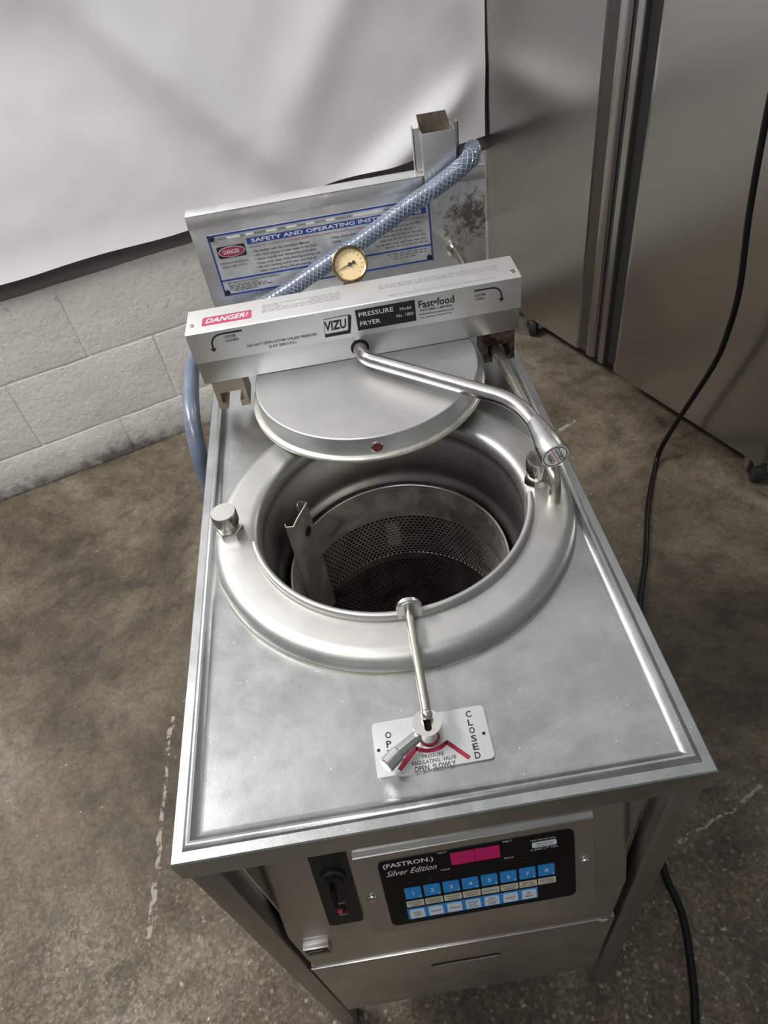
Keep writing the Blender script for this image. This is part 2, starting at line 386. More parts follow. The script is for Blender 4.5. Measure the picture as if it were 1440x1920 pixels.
def letters(name, parent, mat, items, label=None):
    """flat print, one part per line: items are (text, centre, u, v, width, height, shear, weight)"""
    for it in items:
        bm = new()
        body, c, u, v, wd, ht = it[:6]; sh = it[6] if len(it) > 6 else 0.0; wt = it[7] if len(it) > 7 else 0.0
        cu = bpy.data.curves.new('t', 'FONT'); cu.body = body; cu.shear = sh; cu.offset = wt; cu.resolution_u = 2; cu.align_x = 'CENTER'
        to = bpy.data.objects.new('t', cu); me = bpy.data.meshes.new_from_object(to)
        bpy.data.objects.remove(to); bpy.data.curves.remove(cu)
        xs = [q.co.x for q in me.vertices]; ys = [q.co.y for q in me.vertices]
        x0, x1, y0, y1 = min(xs), max(xs), min(ys), max(ys)
        bm.from_mesh(me); bpy.data.meshes.remove(me)
        c, u, v = Vector(c), Vector(u), Vector(v)
        sy = ht / (y1 - y0); sx_ = wd / (x1 - x0) if wd else sy
        for q in bm.verts:
            q.co = c + u * ((q.co.x - (x0 + x1) / 2) * sx_) + v * ((q.co.y - (y0 + y1) / 2) * sy)
        obj(name, bm, mat, parent, label=label)
def strips(bm, rects, O, u, v, d):
    O, u, v = Vector(O), Vector(u), Vector(v); w_ = u.cross(v)
    for x0, x1, y0, y1 in rects:
        bm.faces.new([bm.verts.new(O + u * a + v * b + w_ * d) for a, b in ((x0, y0), (x1, y0), (x1, y1), (x0, y1))])
def ribbon(bm, pts, wd, O, u, v, d0, d1):
    """a flat band of constant width along a 2-D path"""
    P = [Vector(p) for p in pts]; O, u, v = Vector(O), Vector(u), Vector(v); w_ = u.cross(v); Q = []
    for i, p in enumerate(P):
        t = (P[min(i + 1, len(P) - 1)] - P[max(i - 1, 0)]).normalized(); n = Vector((-t.y, t.x))
        k = 1.0
        if 0 < i < len(P) - 1: k = 1 / max(0.6, abs(n.dot(Vector((-(P[i + 1] - p).y, (P[i + 1] - p).x)).normalized())))
        a, b = p - n * wd / 2 * k, p + n * wd / 2 * k
        Q.append([bm.verts.new(O + u * q.x + v * q.y + w_ * d) for q, d in ((a, d0), (b, d0), (b, d1), (a, d1))])
    for A, B in zip(Q, Q[1:]):
        for k in range(4): bm.faces.new((A[k], A[(k + 1) % 4], B[(k + 1) % 4], B[k]))
    bm.faces.new(Q[0][::-1]); bm.faces.new(Q[-1])
UX, UY, UZ = Vector((1, 0, 0)), Vector((0, 1, 0)), Vector((0, 0, 1))

# ------------------------------------------------------------------ setting: floor, block wall
bm = new(); bx(bm, -3.0, 3.2, -2.0, 3.6, -H - 0.10, -H)
fl = obj('floor', bm, 'concrete_floor'); fl['kind'] = 'structure'; fl['label'] = 'worn brown-grey concrete floor with stains and exposed aggregate'

WO = Vector((-1.0199, 1.556, -H)); WD = Vector((0.9477, 0.3192, 0)); WN = Vector((0.3192, -0.9477, 0))   # wall foot, along, towards the room
SEND = 1.88
WM = Matrix(((WD.x, WN.x, 0, WO.x), (WD.y, WN.y, 0, WO.y), (0, 0, 1, 0), (0, 0, 0, 1)))
bm = new(); bx(bm, -1.6, SEND, -0.20, -0.0040, -H, 1.75, mat=WM)
wall = obj('wall_back', bm, 'painted_mortar'); wall['kind'] = 'structure'; wall['label'] = 'white painted concrete block wall behind the fryer'
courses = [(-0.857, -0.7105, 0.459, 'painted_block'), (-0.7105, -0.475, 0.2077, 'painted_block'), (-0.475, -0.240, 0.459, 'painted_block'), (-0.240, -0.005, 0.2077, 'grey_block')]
def block_mesh(x0, x1, z0, z1, mat):
    b_ = new(); nx, nz = 7, 5; g = 0.005 if mat != 'grey_block' else 0.0004; grid = []
    for i in range(nx + 1):
        row = []
        for j in range(nz + 1):
            x = x0 + g + (x1 - x0 - 2 * g) * i / nx; z = z0 + g + (z1 - z0 - 2 * g) * j / nz
            edge = i in (0, nx) or j in (0, nz)
            dep = (0.0 if edge else 0.0035) + 0.0022 * noise.noise(Vector((x * 9, z * 9, 3.1)))
            if edge: x += 0.0022 * noise.noise(Vector((x * 30, z * 30, 1))); z += 0.0022 * noise.noise(Vector((x * 30, z * 30, 7)))
            row.append(b_.verts.new(WM @ Vector((x, dep - 0.002, z))))
        grid.append(row)
    for i in range(nx):
        for j in range(nz): b_.faces.new((grid[i][j], grid[i + 1][j], grid[i + 1][j + 1], grid[i][j + 1]))
    rim = [grid[i][0] for i in range(nx + 1)] + [grid[nx][j] for j in range(1, nz + 1)] + [grid[i][nz] for i in range(nx - 1, -1, -1)] + [grid[0][j] for j in range(nz - 1, 0, -1)]
    inv = WM.inverted(); back = []
    for v in rim:
        q = inv @ v.co; back.append(b_.verts.new(WM @ Vector((q.x, -0.009, q.z))))
    for k in range(len(rim)):
        b_.faces.new((rim[k], back[k], back[(k + 1) % len(rim)], rim[(k + 1) % len(rim)]))
    return obj('block', b_, mat, wall, sharp=60)
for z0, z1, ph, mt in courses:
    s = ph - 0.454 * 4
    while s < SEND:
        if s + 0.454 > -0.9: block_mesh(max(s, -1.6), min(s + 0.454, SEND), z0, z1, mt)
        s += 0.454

# ------------------------------------------------------------------ white backdrop sheet hung on the wall
def sheet():
    def fold(s, z, a, b, A, wd):
        ax, az = a; ux, uz = b[0] - ax, b[1] - az; L = math.hypot(ux, uz); ux /= L; uz /= L
        d = -(s - ax) * uz + (z - az) * ux; t = (s - ax) * ux + (z - az) * uz
        fade = 1 / (1 + math.exp(-(t + 0.1) / 0.08)) / (1 + math.exp((t - L - 0.05) / 0.08))
        return A * math.exp(-(d / wd) ** 2) * fade
    b_ = new(); ns, nz = 150, 110; s0, s1, z0, z1 = -1.0, 1.860, -0.180, 1.62
    F, B = [], []
    for i in range(ns + 1):
        rf, rb = [], []
        for j in range(nz + 1):
            s = s0 + (s1 - s0) * i / ns; z = z0 + (z1 - z0) * (j / nz) ** 1.5
            if j == 0: z += 0.006 * math.sin(s * 5 + 1) + 0.004 * math.sin(s * 13)
            tame = 1 - math.exp(-((s1 - s) / 0.10) ** 2)
            d = 0.034 + fold(s, z, (0.70, 0.46), (1.22, -0.17), 0.036, 0.052) + fold(s, z, (1.90, 0.02), (1.42, -0.22), 0.040, 0.050)
            d += fold(s, z, (1.62, 0.50), (1.24, 0.02), 0.014, 0.075) + fold(s, z, (0.40, 0.42), (1.0, 0.50), 0.022, 0.09)
            d += fold(s, z, (1.35, 0.42), (1.9, 0.10), 0.012, 0.07) - fold(s, z, (0.75, 0.20), (1.1, -0.17), 0.010, 0.08)
            d += 0.003 * noise.noise(Vector((s * 4, z * 4, 0.5))) + 0.0012 * noise.noise(Vector((s * 14, z * 14, 2.5)))
            if z < -0.10: d += 0.010 * ((-0.10 - z) / 0.1) ** 2
            d = 0.020 + (d - 0.020) * (0.12 + 0.88 * tame); p = WM @ Vector((s + 0.003 * (math.sin(z * 7) - 1) * (i == ns), d, z))
            rf.append(b_.verts.new(p)); rb.append(b_.verts.new(p - WN * 0.0012))
        F.append(rf); B.append(rb)
    for i in range(ns):
        for j in range(nz):
            b_.faces.new((F[i][j], F[i + 1][j], F[i + 1][j + 1], F[i][j + 1])); b_.faces.new((B[i][j], B[i][j + 1], B[i + 1][j + 1], B[i + 1][j]))
    for j in range(nz):
        b_.faces.new((F[0][j], F[0][j + 1], B[0][j + 1], B[0][j])); b_.faces.new((F[ns][j], B[ns][j], B[ns][j + 1], F[ns][j + 1]))
    for i in range(ns):
        b_.faces.new((F[i][0], B[i][0], B[i + 1][0], F[i + 1][0])); b_.faces.new((F[i][nz], F[i + 1][nz], B[i + 1][nz], B[i][nz]))
    o = obj('backdrop_sheet', b_, 'backdrop_white', None, 60, origin=WM @ Vector((0.5, 0.02, z0)))
    o['label'] = 'large plain white backdrop sheet hanging on the block wall, softly creased'; o['category'] = 'backdrop'
sheet()

# ------------------------------------------------------------------ refrigerator
FA = Vector((1.218, 1.1081, 0)); FD = Vector((-0.3804, 0.9248, 0)); FN = Vector((-0.9248, -0.3804, 0))
FM = Matrix(((FD.x, FN.x, 0, FA.x), (FD.y, FN.y, 0, FA.y), (0, 0, 1, 0), (0, 0, 0, 1)))   # (along, out, up)
fr = thing('upright_refrigerator', 'tall two-door stainless steel upright refrigerator standing to the right of the fryer', 'refrigerator', base=(FA.x - FN.x * 0.3 + FD.x * .5, FA.y - FN.y * 0.3 + FD.y * .5, -H))
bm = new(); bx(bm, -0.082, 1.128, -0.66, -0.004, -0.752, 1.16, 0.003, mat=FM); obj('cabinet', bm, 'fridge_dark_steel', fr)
bm = new(); bx(bm, -0.06, 1.11, -0.60, -0.05, -0.775, -0.753, mat=FM); obj('plinth', bm, 'dark_gap', fr)
def door(s_prof, z0, z1):
    b_ = new(); A = [b_.verts.new(FM @ Vector((s, o, z0))) for s, o in s_prof]; B = [b_.verts.new(FM @ Vector((s, o, z1))) for s, o in s_prof]
    n = len(A)
    for k in range(n): b_.faces.new((A[k], A[(k + 1) % n], B[(k + 1) % n], B[k]))
    b_.faces.new(A[::-1]); b_.faces.new(B); return b_
rd = [(-0.083, -0.001), (-0.083, 0.038), (-0.081, 0.041), (0.452, 0.041), (0.462, 0.040), (0.472, 0.034), (0.480, 0.020), (0.487, 0.008), (0.513, 0.006), (0.515, 0.038), (0.517, 0.041), (0.535, 0.041), (0.537, 0.039), (0.537, -0.001)]
ld = [(0.561, -0.001), (0.561, 0.030), (0.566, 0.038), (0.574, 0.041), (0.590, 0.041), (0.592, 0.039), (0.594, 0.012), (0.620, 0.010), (0.633, 0.038), (0.637, 0.041), (1.126, 0.041), (1.128, 0.039), (1.128, -0.001)]
d1 = obj('door', door(rd, -0.735, 1.13), 'fridge_steel', fr, 30)
d2 = obj('door', door(ld, -0.735, 1.13), 'fridge_steel', fr, 30)
bm = new(); bx(bm, 0.480, 0.5145, 0.0070, 0.0215, -0.73, 1.125, mat=FM); obj('grip_liner', bm, 'dark_gap', d1)
bm = new(); bx(bm, 0.5935, 0.6335, 0.0110, 0.0370, -0.73, 1.125, mat=FM); obj('grip_liner', bm, 'dark_plastic', d2)
bm = new(); bx(bm, 0.538, 0.560, -0.0035, 0.026, -0.735, 1.13, mat=FM); obj('door_gasket', bm, 'rubber', fr)
def caster(s, o):
    c = FM @ Vector((s, o, 0)); b_ = new()
    lathe(b_, [(0.0, -0.016), (0.034, -0.016), (0.044, -0.012), (0.044, 0.012), (0.034, 0.016), (0.0, 0.016)], (c.x, c.y, -H + 0.044), tuple(FD * 0.7 + FN * 0.7), 24)
    cs = obj('caster', b_, 'rubber', fr)
    b_ = new()
    for t in (-0.024, 0.024):
        q = c + (FD * 0.7 + FN * 0.7) * t
        bx(b_, q.x - 0.012, q.x + 0.012, q.y - 0.012, q.y + 0.012, -H + 0.03, -0.765, 0.002)
    bx(b_, c.x - 0.028, c.x + 0.028, c.y - 0.028, c.y + 0.028, -0.785, -0.770, 0.002)
    obj('fork', b_, 'leg_steel', cs)
caster(-0.035, -0.035); caster(0.945, -0.03)
bm = new(); bx(bm, 0.005, 0.055, 0.001, 0.003, -0.768, -0.755, 0.0006, mat=FM); obj('hinge_tag', bm, 'orange_tag', fr, label='small orange tag under the door')

# ------------------------------------------------------------------ power cord hanging by the refrigerator and running along the floor
zc = -H + 0.0068
cord_pts = [(1.0715, 1.1488, 0.40), (1.0710, 1.1488, 0.22), (1.0715, 1.1488, 0.0936), (1.0777, 1.1337, -0.0986), (1.0862, 1.1115, -0.260), (1.0859, 1.1137, -0.3803), (1.0799, 1.1284, -0.4782),
            (1.0559, 1.1866, -0.6857), (1.043, 1.215, -0.80), (1.025, 1.195, zc), (0.9437, 1.045, zc), (0.866, 0.8662, zc), (0.8034, 0.7408, zc), (0.75, 0.60, zc), (0.70, 0.40, zc), (0.64, 0.22, zc), (0.620, 0.1507, zc), (0.6224, 0.0748, zc), (0.5972, -0.0257, zc), (0.575, -0.085, zc), (0.52, -0.25, zc), (0.5, -0.45, zc)]
bm = new(); tube(bm, catmull(cord_pts, 7), 0.0068, 12)
co = obj('power_cord', bm, 'black_gloss', None, 60, origin=(0.9, 0.8, -H)); co['label'] = 'black power cord hanging by the refrigerator and trailing over the concrete floor'; co['category'] = 'cord'

# ------------------------------------------------------------------ pressure fryer
FX = thing('pressure_fryer', 'stainless steel pressure fryer on four legs with its round lid slid open', 'fryer', base=(0.23, 0.43, -H))
CX, CY = 0.232, 0.3545
W_, D_ = 0.46, 0.912

# worktop: turned-down skirt, flat rim, rolled bead, sunken field with a round opening
bm = new(); loops = []
for ins, z in [(0.0022, -0.010), (0.0022, -0.0335), (0.0, -0.0340), (0.0, -0.0012), (0.0012, 0.0), (0.0095, 0.0), (0.0105, 0.0010), (0.0120, 0.0026), (0.0142, 0.0034), (0.0164, 0.0026), (0.0180, 0.0004), (0.0205, -0.0022), (0.0235, -0.0036), (0.0260, -0.0040)]:
    loops.append([bm.verts.new((a, b, z)) for a, b in ((ins, ins), (W_ - ins, ins), (W_ - ins, D_ - ins), (ins, D_ - ins))])
for A, B in zip(loops, loops[1:]):
    for k in range(4): bm.faces.new((A[k], A[(k + 1) % 4], B[(k + 1) % 4], B[k]))
circ = [bm.verts.new((CX + 0.2 * math.cos(2 * math.pi * k / 72), CY + 0.2 * math.sin(2 * math.pi * k / 72), -0.0040)) for k in range(72)]
rect = loops[-1]
E = [e for e in bm.edges if all(v in rect for v in e.verts)] + [bm.edges.new((circ[k], circ[(k + 1) % 72])) for k in range(72)]
bmesh.ops.triangle_fill(bm, edges=E, use_beauty=True)
obj('worktop', bm, 'worktop_steel', FX, 28)

# legs and feet
for lx in (0.0030, 0.4300):
    for ly in (0.0025, 0.845):
        bm = new(); bx(bm, lx, lx + 0.027, ly, ly + 0.027, -0.846, -0.011, 0.0025)
        lg = obj('leg', bm, 'leg_steel', FX)
        bm = new(); bx(bm, lx + 0.002, lx + 0.025, ly + 0.002, ly + 0.025, -0.857, -0.8455, 0.002); obj('foot', bm, 'rubber', lg)

# cabinet body (open shell round the pot)
bm = new()
BX0, BX1 = 0.0355, 0.4215
bx(bm, BX0, BX0 + 0.002, 0.022, 0.80, -0.70, -0.011); bx(bm, BX1 - 0.002, BX1, 0.022, 0.80, -0.70, -0.011)
bx(bm, BX0, BX1, 0.798, 0.80, -0.70, -0.011); bx(bm, BX0, BX1, 0.022, 0.80, -0.702, -0.70)
obj('cabinet_body', bm, 'panel_steel', FX)
# sloping control housing
bm = new()
prism(bm, [(0.078, -0.036), (0.0, -0.286), (0.0, -0.4125), (0.12, -0.4125), (0.12, -0.036)], (0, 0, 0), UY, UZ, BX0, BX1)
es = [e for e in bm.edges if abs(e.verts[0].co.x - e.verts[1].co.x) < 1e-6 and min(e.verts[0].co.y, e.verts[1].co.y) < 0.01 or (abs(e.verts[0].co.z + 0.286) < 1e-4 and abs(e.verts[1].co.z + 0.286) < 1e-4)]
bmesh.ops.bevel(bm, geom=es, offset=0.006, segments=3, affect='EDGES')
obj('control_housing', bm, 'panel_steel', FX)
# lower front panel with a slot pull
bm = new()
sl = rrect(0.181, 0.2772, -0.5185, -0.4985, 0.0085, 5)
A, C_ = holed(bm, [(BX0, -0.703), (BX1, -0.703), (BX1, -0.4150), (BX0, -0.4150)], sl, (0, 0, 0), UX, UZ, 0.0, 0.014)
O2 = [bm.verts.new(v.co + Vector((0, 0.018, 0))) for v in A]
for k in range(4): bm.faces.new((A[k], A[(k + 1) % 4], O2[(k + 1) % 4], O2[k]))
dp = obj('drawer_panel', bm, 'panel_steel', FX, 30)
bm = new(); prism(bm, rrect(0.1812, 0.2770, -0.5183, -0.4987, 0.0084, 5), (0, 0, 0), UX, UZ, -0.0045, -0.0012); obj('slot_shade', bm, 'dark_gap', dp)  # dark plate filling the recess, standing in for the shade inside
bm = new(); bx(bm, BX0, 0.405, -0.0016, 0.002, -0.4155, -0.4132, 0.0006); obj('panel_hem', bm, 'edge_steel', dp, label='bright folded top edge')
bm = new(); prism(bm, [(0.401, -0.4165), (0.408, -0.4160), (0.4125, -0.4180), (0.4075, -0.4260), (0.4045, -0.4240)], (0, 0, 0), UX, UZ, 0.0004, 0.0016); obj('tape_scrap', bm, 'key_cream', dp)

# control overlay on the sloping face: (x, s) with s running up the slope
SU = Vector((0, 0.2917, 0.9565)); SN = UX.cross(SU)       # out of the panel
SO = Vector((0, 0, -0.286))
bm = new()
prof = [(-0.0045, 0.0002), (-0.0045, 0.0032), (0.1290, 0.0032), (0.1300, 0.0028), (0.1440, -0.0080), (0.1440, -0.0100)]
A = [bm.verts.new(SO + UX * 0.1310 + SU * s + SN * d) for s, d in prof]; B = [bm.verts.new(SO + UX * 0.3822 + SU * s + SN * d) for s, d in prof]
for k in range(6): bm.faces.new((A[k], A[(k + 1) % 6], B[(k + 1) % 6], B[k]))
bm.faces.new(A[::-1]); bm.faces.new(B)
op = obj('control_plate', bm, 'panel_steel', FX, 20)
bm = new(); ribbon(bm, [(0.1312, 0.1295), (0.3820, 0.1295)], 0.0016, SO, UX, SU, 0.0026, 0.0040); obj('fold_edge', bm, 'edge_steel', op)
for x, s in ((0.1410, 0.0622), (0.3724, 0.0623)):
    bm = new(); lathe(bm, [(0.0058, 0), (0.0056, 0.0016), (0.0042, 0.0032), (0.0, 0.0040)], SO + UX * x + SU * s + SN * 0.0031, SN, 20); obj('screw', bm, 'polished_steel', op)
bm = new(); prism(bm, rrect(0.1545, 0.3615, 0.0055, 0.1190, 0.0085), SO, UX, SU, 0.0031, 0.0040)
dc = obj('control_decal', bm, 'black_gloss', FX, label='black membrane keypad panel')
DL = 0.0041
def keyrect(name, x0, x1, s0, s1, mat, d1=0.0052, r=0.0012, par=None, d0=0.0039):
    b_ = new(); prism(b_, rrect(x0, x1, s0, s1, r, 3), SO, UX, SU, d0, d1); return obj(name, b_, mat, par or dc)
keyrect('display', 0.2306, 0.2560, 0.0946, 0.1140, 'display_magenta', 0.0046); keyrect('display', 0.2564, 0.2824, 0.0946, 0.1140, 'display_magenta', 0.0046)
keyrect('service_label', 0.3165, 0.3425, 0.0995, 0.1078, 'key_white', 0.0046, 0.002)
keyrect('key_strip', 0.1743, 0.3190, 0.0135, 0.0322, 'key_blue', 0.0045, 0.001)
L = []; LK = []
P = lambda x, s, d=0.0: SO + UX * x + SU * s + SN * d
BL = ['CKN FULL\nLOAD', 'CHICKEN\n1/2 LOAD', 'CHICKEN\nFILLETS', 'CHICKEN\nWINGS', 'NUGGETS', 'POTATOE\nWEDGE', 'DISP CKN\nFULL LOAD', 'DISP CKN\n1/2 LOAD']
KL = ['ON\nOFF', 'PROG', 'SCAN', 'ENTER\nEXIT\nFILTER', 'TEMP\nTOGGLE\nCLEAR', 'HOLD', 'SET\nBACK']
for i in range(8):
    x = 0.1848 + i * 0.02072
    keyrect('key', x - 0.0089, x + 0.0089, 0.0512, 0.0690, 'key_blue')
    keyrect('key_caption', x - 0.0097, x + 0.0097, 0.0353, 0.0455, 'key_cream', 0.0044, 0.0006)
    keyrect('key_mark', x + 0.0062, x + 0.0078, 0.0522, 0.0540, 'key_white', 0.0055, 0.0007)
    keyrect('indicator_lamp', x - 0.002, x + 0.002, 0.0765, 0.0795, 'led_dark', 0.0044, 0.0014)
    L.append((str(i + 1), P(x, 0.0603, 0.0054), UX, SU, None, 0.0062, 0.0, 0.012))
    LK.append((BL[i], P(x, 0.0404, 0.0046), UX, SU, 0.0150, 0.0068 if '\n' in BL[i] else 0.0026))
for i in range(7):
    x = 0.1848 + i * 0.02072
    keyrect('key', x - 0.0081, x + 0.0081, 0.0155, 0.0303, 'key_white')
    n = KL[i].count('\n') + 1
    LK.append((KL[i], P(x, 0.0229, 0.0054), UX, SU, {1: 0.0105, 2: 0.008, 3: 0.0115}[n], {1: 0.0028, 2: 0.0082, 3: 0.0112}[n]))
L += [('(FASTRON.)', P(0.1862, 0.1095, DL), UX, SU, 0.053, 0.0088, 0.0, 0.015), ('Silver Edition', P(0.1880, 0.0972, DL), UX, SU, 0.054, 0.0088, 0.45),
      ('HEAT', P(0.2228, 0.1172, DL), UX, SU, 0.0098, 0.0024), ('HOLD', P(0.2232, 0.0890, DL), UX, SU, 0.0100, 0.0025), ('MELT', P(0.2915, 0.1172, DL), UX, SU, 0.0098, 0.0025), ('PROG', P(0.2912, 0.0902, DL), UX, SU, 0.0100, 0.0025),
      ('FOR SERVICE CALL', P(0.3290, 0.1110, DL), UX, SU, 0.0270, 0.0022), ('© (FAST.)™ 1994', P(0.3290, 0.0955, DL), UX, SU, 0.0290, 0.0038)]
letters('panel_lettering', dc, 'print_white', L)
LK += [('1-800-255-8311', P(0.3295, 0.1055, 0.0048), UX, SU, 0.0190, 0.0020), ('S/N 00255508', P(0.3295, 0.1020, 0.0048), UX, SU, 0.0180, 0.0020)]
letters('key_lettering', dc, 'print_black', LK)

# black switch strip left of the control plate
bm = new(); prism(bm, rrect(0.0868, 0.1252, 0.0225, 0.1560, 0.005), SO, UX, SU, 0.0002, 0.0022)
sw = obj('switch_strip', bm, 'black_plastic', FX, label='black strip with rotary switch and reset button')
bm = new(); lathe(bm, [(0.0135, 0), (0.0130, 0.004), (0.0105, 0.006), (0.0100, 0.010), (0.0, 0.0105)], P(0.1065, 0.108, 0.002), SN, 28); obj('switch_boss', bm, 'black_plastic', sw)
bm = new(); q = P(0.1045, 0.100, 0.0); prism(bm, rrect(0.1030, 0.1075, 0.084, 0.112, 0.002), SO, UX, SU, 0.012, 0.021); obj('switch_lever', bm, 'black_gloss', sw)
bm = new(); lathe(bm, [(0.0052, 0.0), (0.0052, 0.0016), (0.0038, 0.0018), (0.0036, 0.0004), (0.0, 0.0004)], P(0.1050, 0.0492, 0.002), SN, 24); obj('reset_bezel', bm, 'black_plastic', sw)
bm = new(); lathe(bm, [(0.0030, 0.0), (0.0029, 0.003), (0.0, 0.0036)], P(0.1035, 0.0490, 0.002), SN, 16); obj('reset_button', bm, 'reset_red', sw, label='red reset button')
letters('switch_lettering', sw, 'key_cream', [('HI LIMIT', P(0.1055, 0.0600, 0.0024), UX, SU, 0.0110, 0.0020), ('RESET', P(0.1062, 0.0398, 0.0024), UX, SU, 0.0092, 0.0020)])

# cast badge below the bend
bm = new(); bx(bm, 0.0490, 0.0790, -0.0070, 0.0002, -0.3230, -0.2965, 0.0008); bd = obj('badge', bm, 'panel_steel', FX, label='small silver cast badge')
bm = new(); bx(bm, 0.0508, 0.0772, -0.0074, -0.0068, -0.3220, -0.2985, 0.0002); obj('badge_field', bm, 'black_plastic', bd)
bm = new(); ribbon(bm, [(0.0525, -0.3075), (0.0580, -0.3025), (0.0640, -0.3045), (0.0700, -0.3005)], 0.0016, (0, -0.0072, 0), UX, UZ, 0.0, 0.0010); obj('badge_mark', bm, 'edge_steel', bd)
for k, x in enumerate((0.0530, 0.0572, 0.0612, 0.0650, 0.0690, 0.0732)):
    bm = new(); ribbon(bm, [(x, -0.3170), (x + 0.0014, -0.3110 + 0.0008 * (k % 2)), (x + 0.0028, -0.3165)], 0.0011, (0, -0.0072, 0), UX, UZ, 0.0, 0.0010); obj('badge_mark', bm, 'edge_steel', bd)

# pot surround ring, pot, collar, sealant
bm = new()
lathe(bm, [(0.2112, -0.0045), (0.2112, 0.0015), (0.2100, 0.0068), (0.2075, 0.0115), (0.2035, 0.0152), (0.1990, 0.0172), (0.1955, 0.0179), (0.1935, 0.0180), (0.1690, 0.0180), (0.1665, 0.0179), (0.1630, 0.0174), (0.1590, 0.0152), (0.1562, 0.0112), (0.1550, 0.0060), (0.1547, 0.0)], (CX, CY, 0), n=128)
obj('pot_surround', bm, 'ring_steel', FX, 50)
bm = new(); lathe(bm, [(0.2112, -0.0042), (0.2132, -0.0042), (0.2124, -0.0034), (0.2112, -0.0030)], (CX, CY, 0), n=96); obj('sealant_bead', bm, 'sealant', FX, 60, label='dirty sealant bead round the pot surround')
bm = new()
lathe(bm, [(0.1547, 0.0), (0.1545, -0.0112), (0.1536, -0.0120), (0.1534, -0.070), (0.1520, -0.079), (0.1470, -0.084), (0.1462, -0.095)], (CX, CY, 0), n=128)
pot = obj('cooking_pot', bm, 'pot_steel', FX, 50)
bm = new(); lathe(bm, [(0.1462, -0.095), (0.1460, -0.44), (0.130, -0.46), (0.0, -0.465)], (CX, CY, 0), n=128); obj('pot_well', bm, 'deep_shade_steel', pot, 50, label='lower well of the pot, coloured dark for the shade at depth')
bm = new()
lathe(bm, [(0.1572, 0.012), (0.1572, 0.0240), (0.1584, 0.0262), (0.1608, 0.0268), (0.1632, 0.0262), (0.1642, 0.0242), (0.1642, 0.0174)], (CX, CY, 0), n=96, a0=190.5, a1=350.5, closed=True)
obj('pot_collar', bm, 'ring_steel', FX, 50, label='raised half collar round the front of the pot opening')
bm = new(); lathe(bm, [(0.1640, 0.0179), (0.1651, 0.0179), (0.1646, 0.0184), (0.1640, 0.0186)], (CX, CY, 0), n=90, a0=192, a1=349, closed=True); obj('collar_seam', bm, 'sealant', FX, 60)
# light bracket seen through the basket mesh on the pot's far wall
bm = new(); bx(bm, CX - 0.0105, CX + 0.0105, CY + 0.1395, CY + 0.1445, -0.212, -0.158, 0.002); obj('probe_bracket', bm, 'edge_steel', pot)

# pressure relief caps
for x, y in ((0.0450, 0.3530), (0.4068, 0.3510)):
    bm = new(); lathe(bm, [(0.0160, 0.0178), (0.0160, 0.0270), (0.0150, 0.0290), (0.0, 0.0290)], (x, y, 0), n=6)
    cp = obj('relief_cap', bm, 'polished_steel', FX, 30)
    bm = new(); lathe(bm, [(0.0122, 0.0285), (0.0122, 0.0345), (0.0130, 0.0350), (0.0130, 0.0380), (0.0, 0.0380)], (x, y, 0), n=32); obj('neck', bm, 'rod_steel', cp, 30)
    bm = new(); lathe(bm, [(0.0, 0.0375), (0.0140, 0.0375), (0.0147, 0.0385), (0.0147, 0.0520), (0.0138, 0.0538), (0.0, 0.0540)], (x, y, 0), n=40); obj('cap', bm, 'polished_steel', cp, 30)

# latch tab, push rod, valve
bm = new(); prism(bm, [(0.2195, 0.0165), (0.2455, 0.0165)] + [(0.2325 + 0.0130 * math.cos(R(a)), 0.0325 + 0.0130 * math.sin(R(a))) for a in range(0, 181, 12)], (0, 0.1975, 0), UX, UZ, 0.0, 0.0070)
bmesh.ops.bevel(bm, geom=[e for e in bm.edges if abs(e.verts[0].co.y - e.verts[1].co.y) < 1e-6], offset=0.0018, segments=3, affect='EDGES')
obj('latch_tab', bm, 'edge_steel', FX)
bm = new(); tube(bm, [(0.2318, 0.1960, 0.0300), (0.2314, 0.14, 0.0280), (0.2312, 0.0830, 0.0255)], 0.0044, 18)
pr = obj('push_rod', bm, 'rod_steel', FX)
bm = new(); bmesh.ops.create_uvsphere(bm, u_segments=20, v_segments=14, radius=0.0052, matrix=Matrix.Translation((0.2311, 0.0808, 0.0258))); obj('ball_end', bm, 'polished_steel', pr)
bm = new()
VX, VY = 0.2300, 0.0760
out = [(0.0130 * math.cos(2 * math.pi * k / 40), 0.0130 * math.sin(2 * math.pi * k / 40)) for k in range(40)]
slot = rrect(-0.0028, 0.0036, -0.0085, 0.0065, 0.0030, 4)
A, C_ = holed(bm, out, slot, (VX, VY, 0), UX, UY, 0.0205, 0.010)
A2 = [bm.verts.new((v.co.x, v.co.y, -0.002)) for v in A]
for k in range(40): bm.faces.new((A[k], A[(k + 1) % 40], A2[(k + 1) % 40], A2[k]))
vb = obj('valve_body', bm, 'polished_steel', FX, 40)
bm = new(); prism(bm, rrect(-0.0027, 0.0035, -0.0084, 0.0064, 0.0029, 4), (VX, VY, 0), UX, UY, 0.0105, 0.0120); obj('slot_floor', bm, 'dark_gap', vb)
bm = new(); tube(bm, [(0.2240, 0.0720, 0.0110), (0.2120, 0.0640, 0.0125), (0.1990, 0.0550, 0.0140)], [0.0052, 0.0056, 0.0060], 18)
vh = obj('valve_handle', bm, 'polished_steel', FX)
ax = Vector((0.1885, 0.0455, 0.0150)) - Vector((0.2010, 0.0560, 0.0140))
bm = new(); lathe(bm, [(0.0, 0.0), (0.0064, 0.0), (0.0072, 0.001), (0.0072, 0.0150), (0.0062, 0.0162), (0.0, 0.0164)], (0.2010, 0.0560, 0.0142), ax, 28); obj('knob', bm, 'edge_steel', vh)
bm = new(); prism(bm, rrect(0.1793, 0.2835, 0.0440, 0.0955, 0.0042), (0, 0, 0), UX, UY, -0.0042, -0.0018)
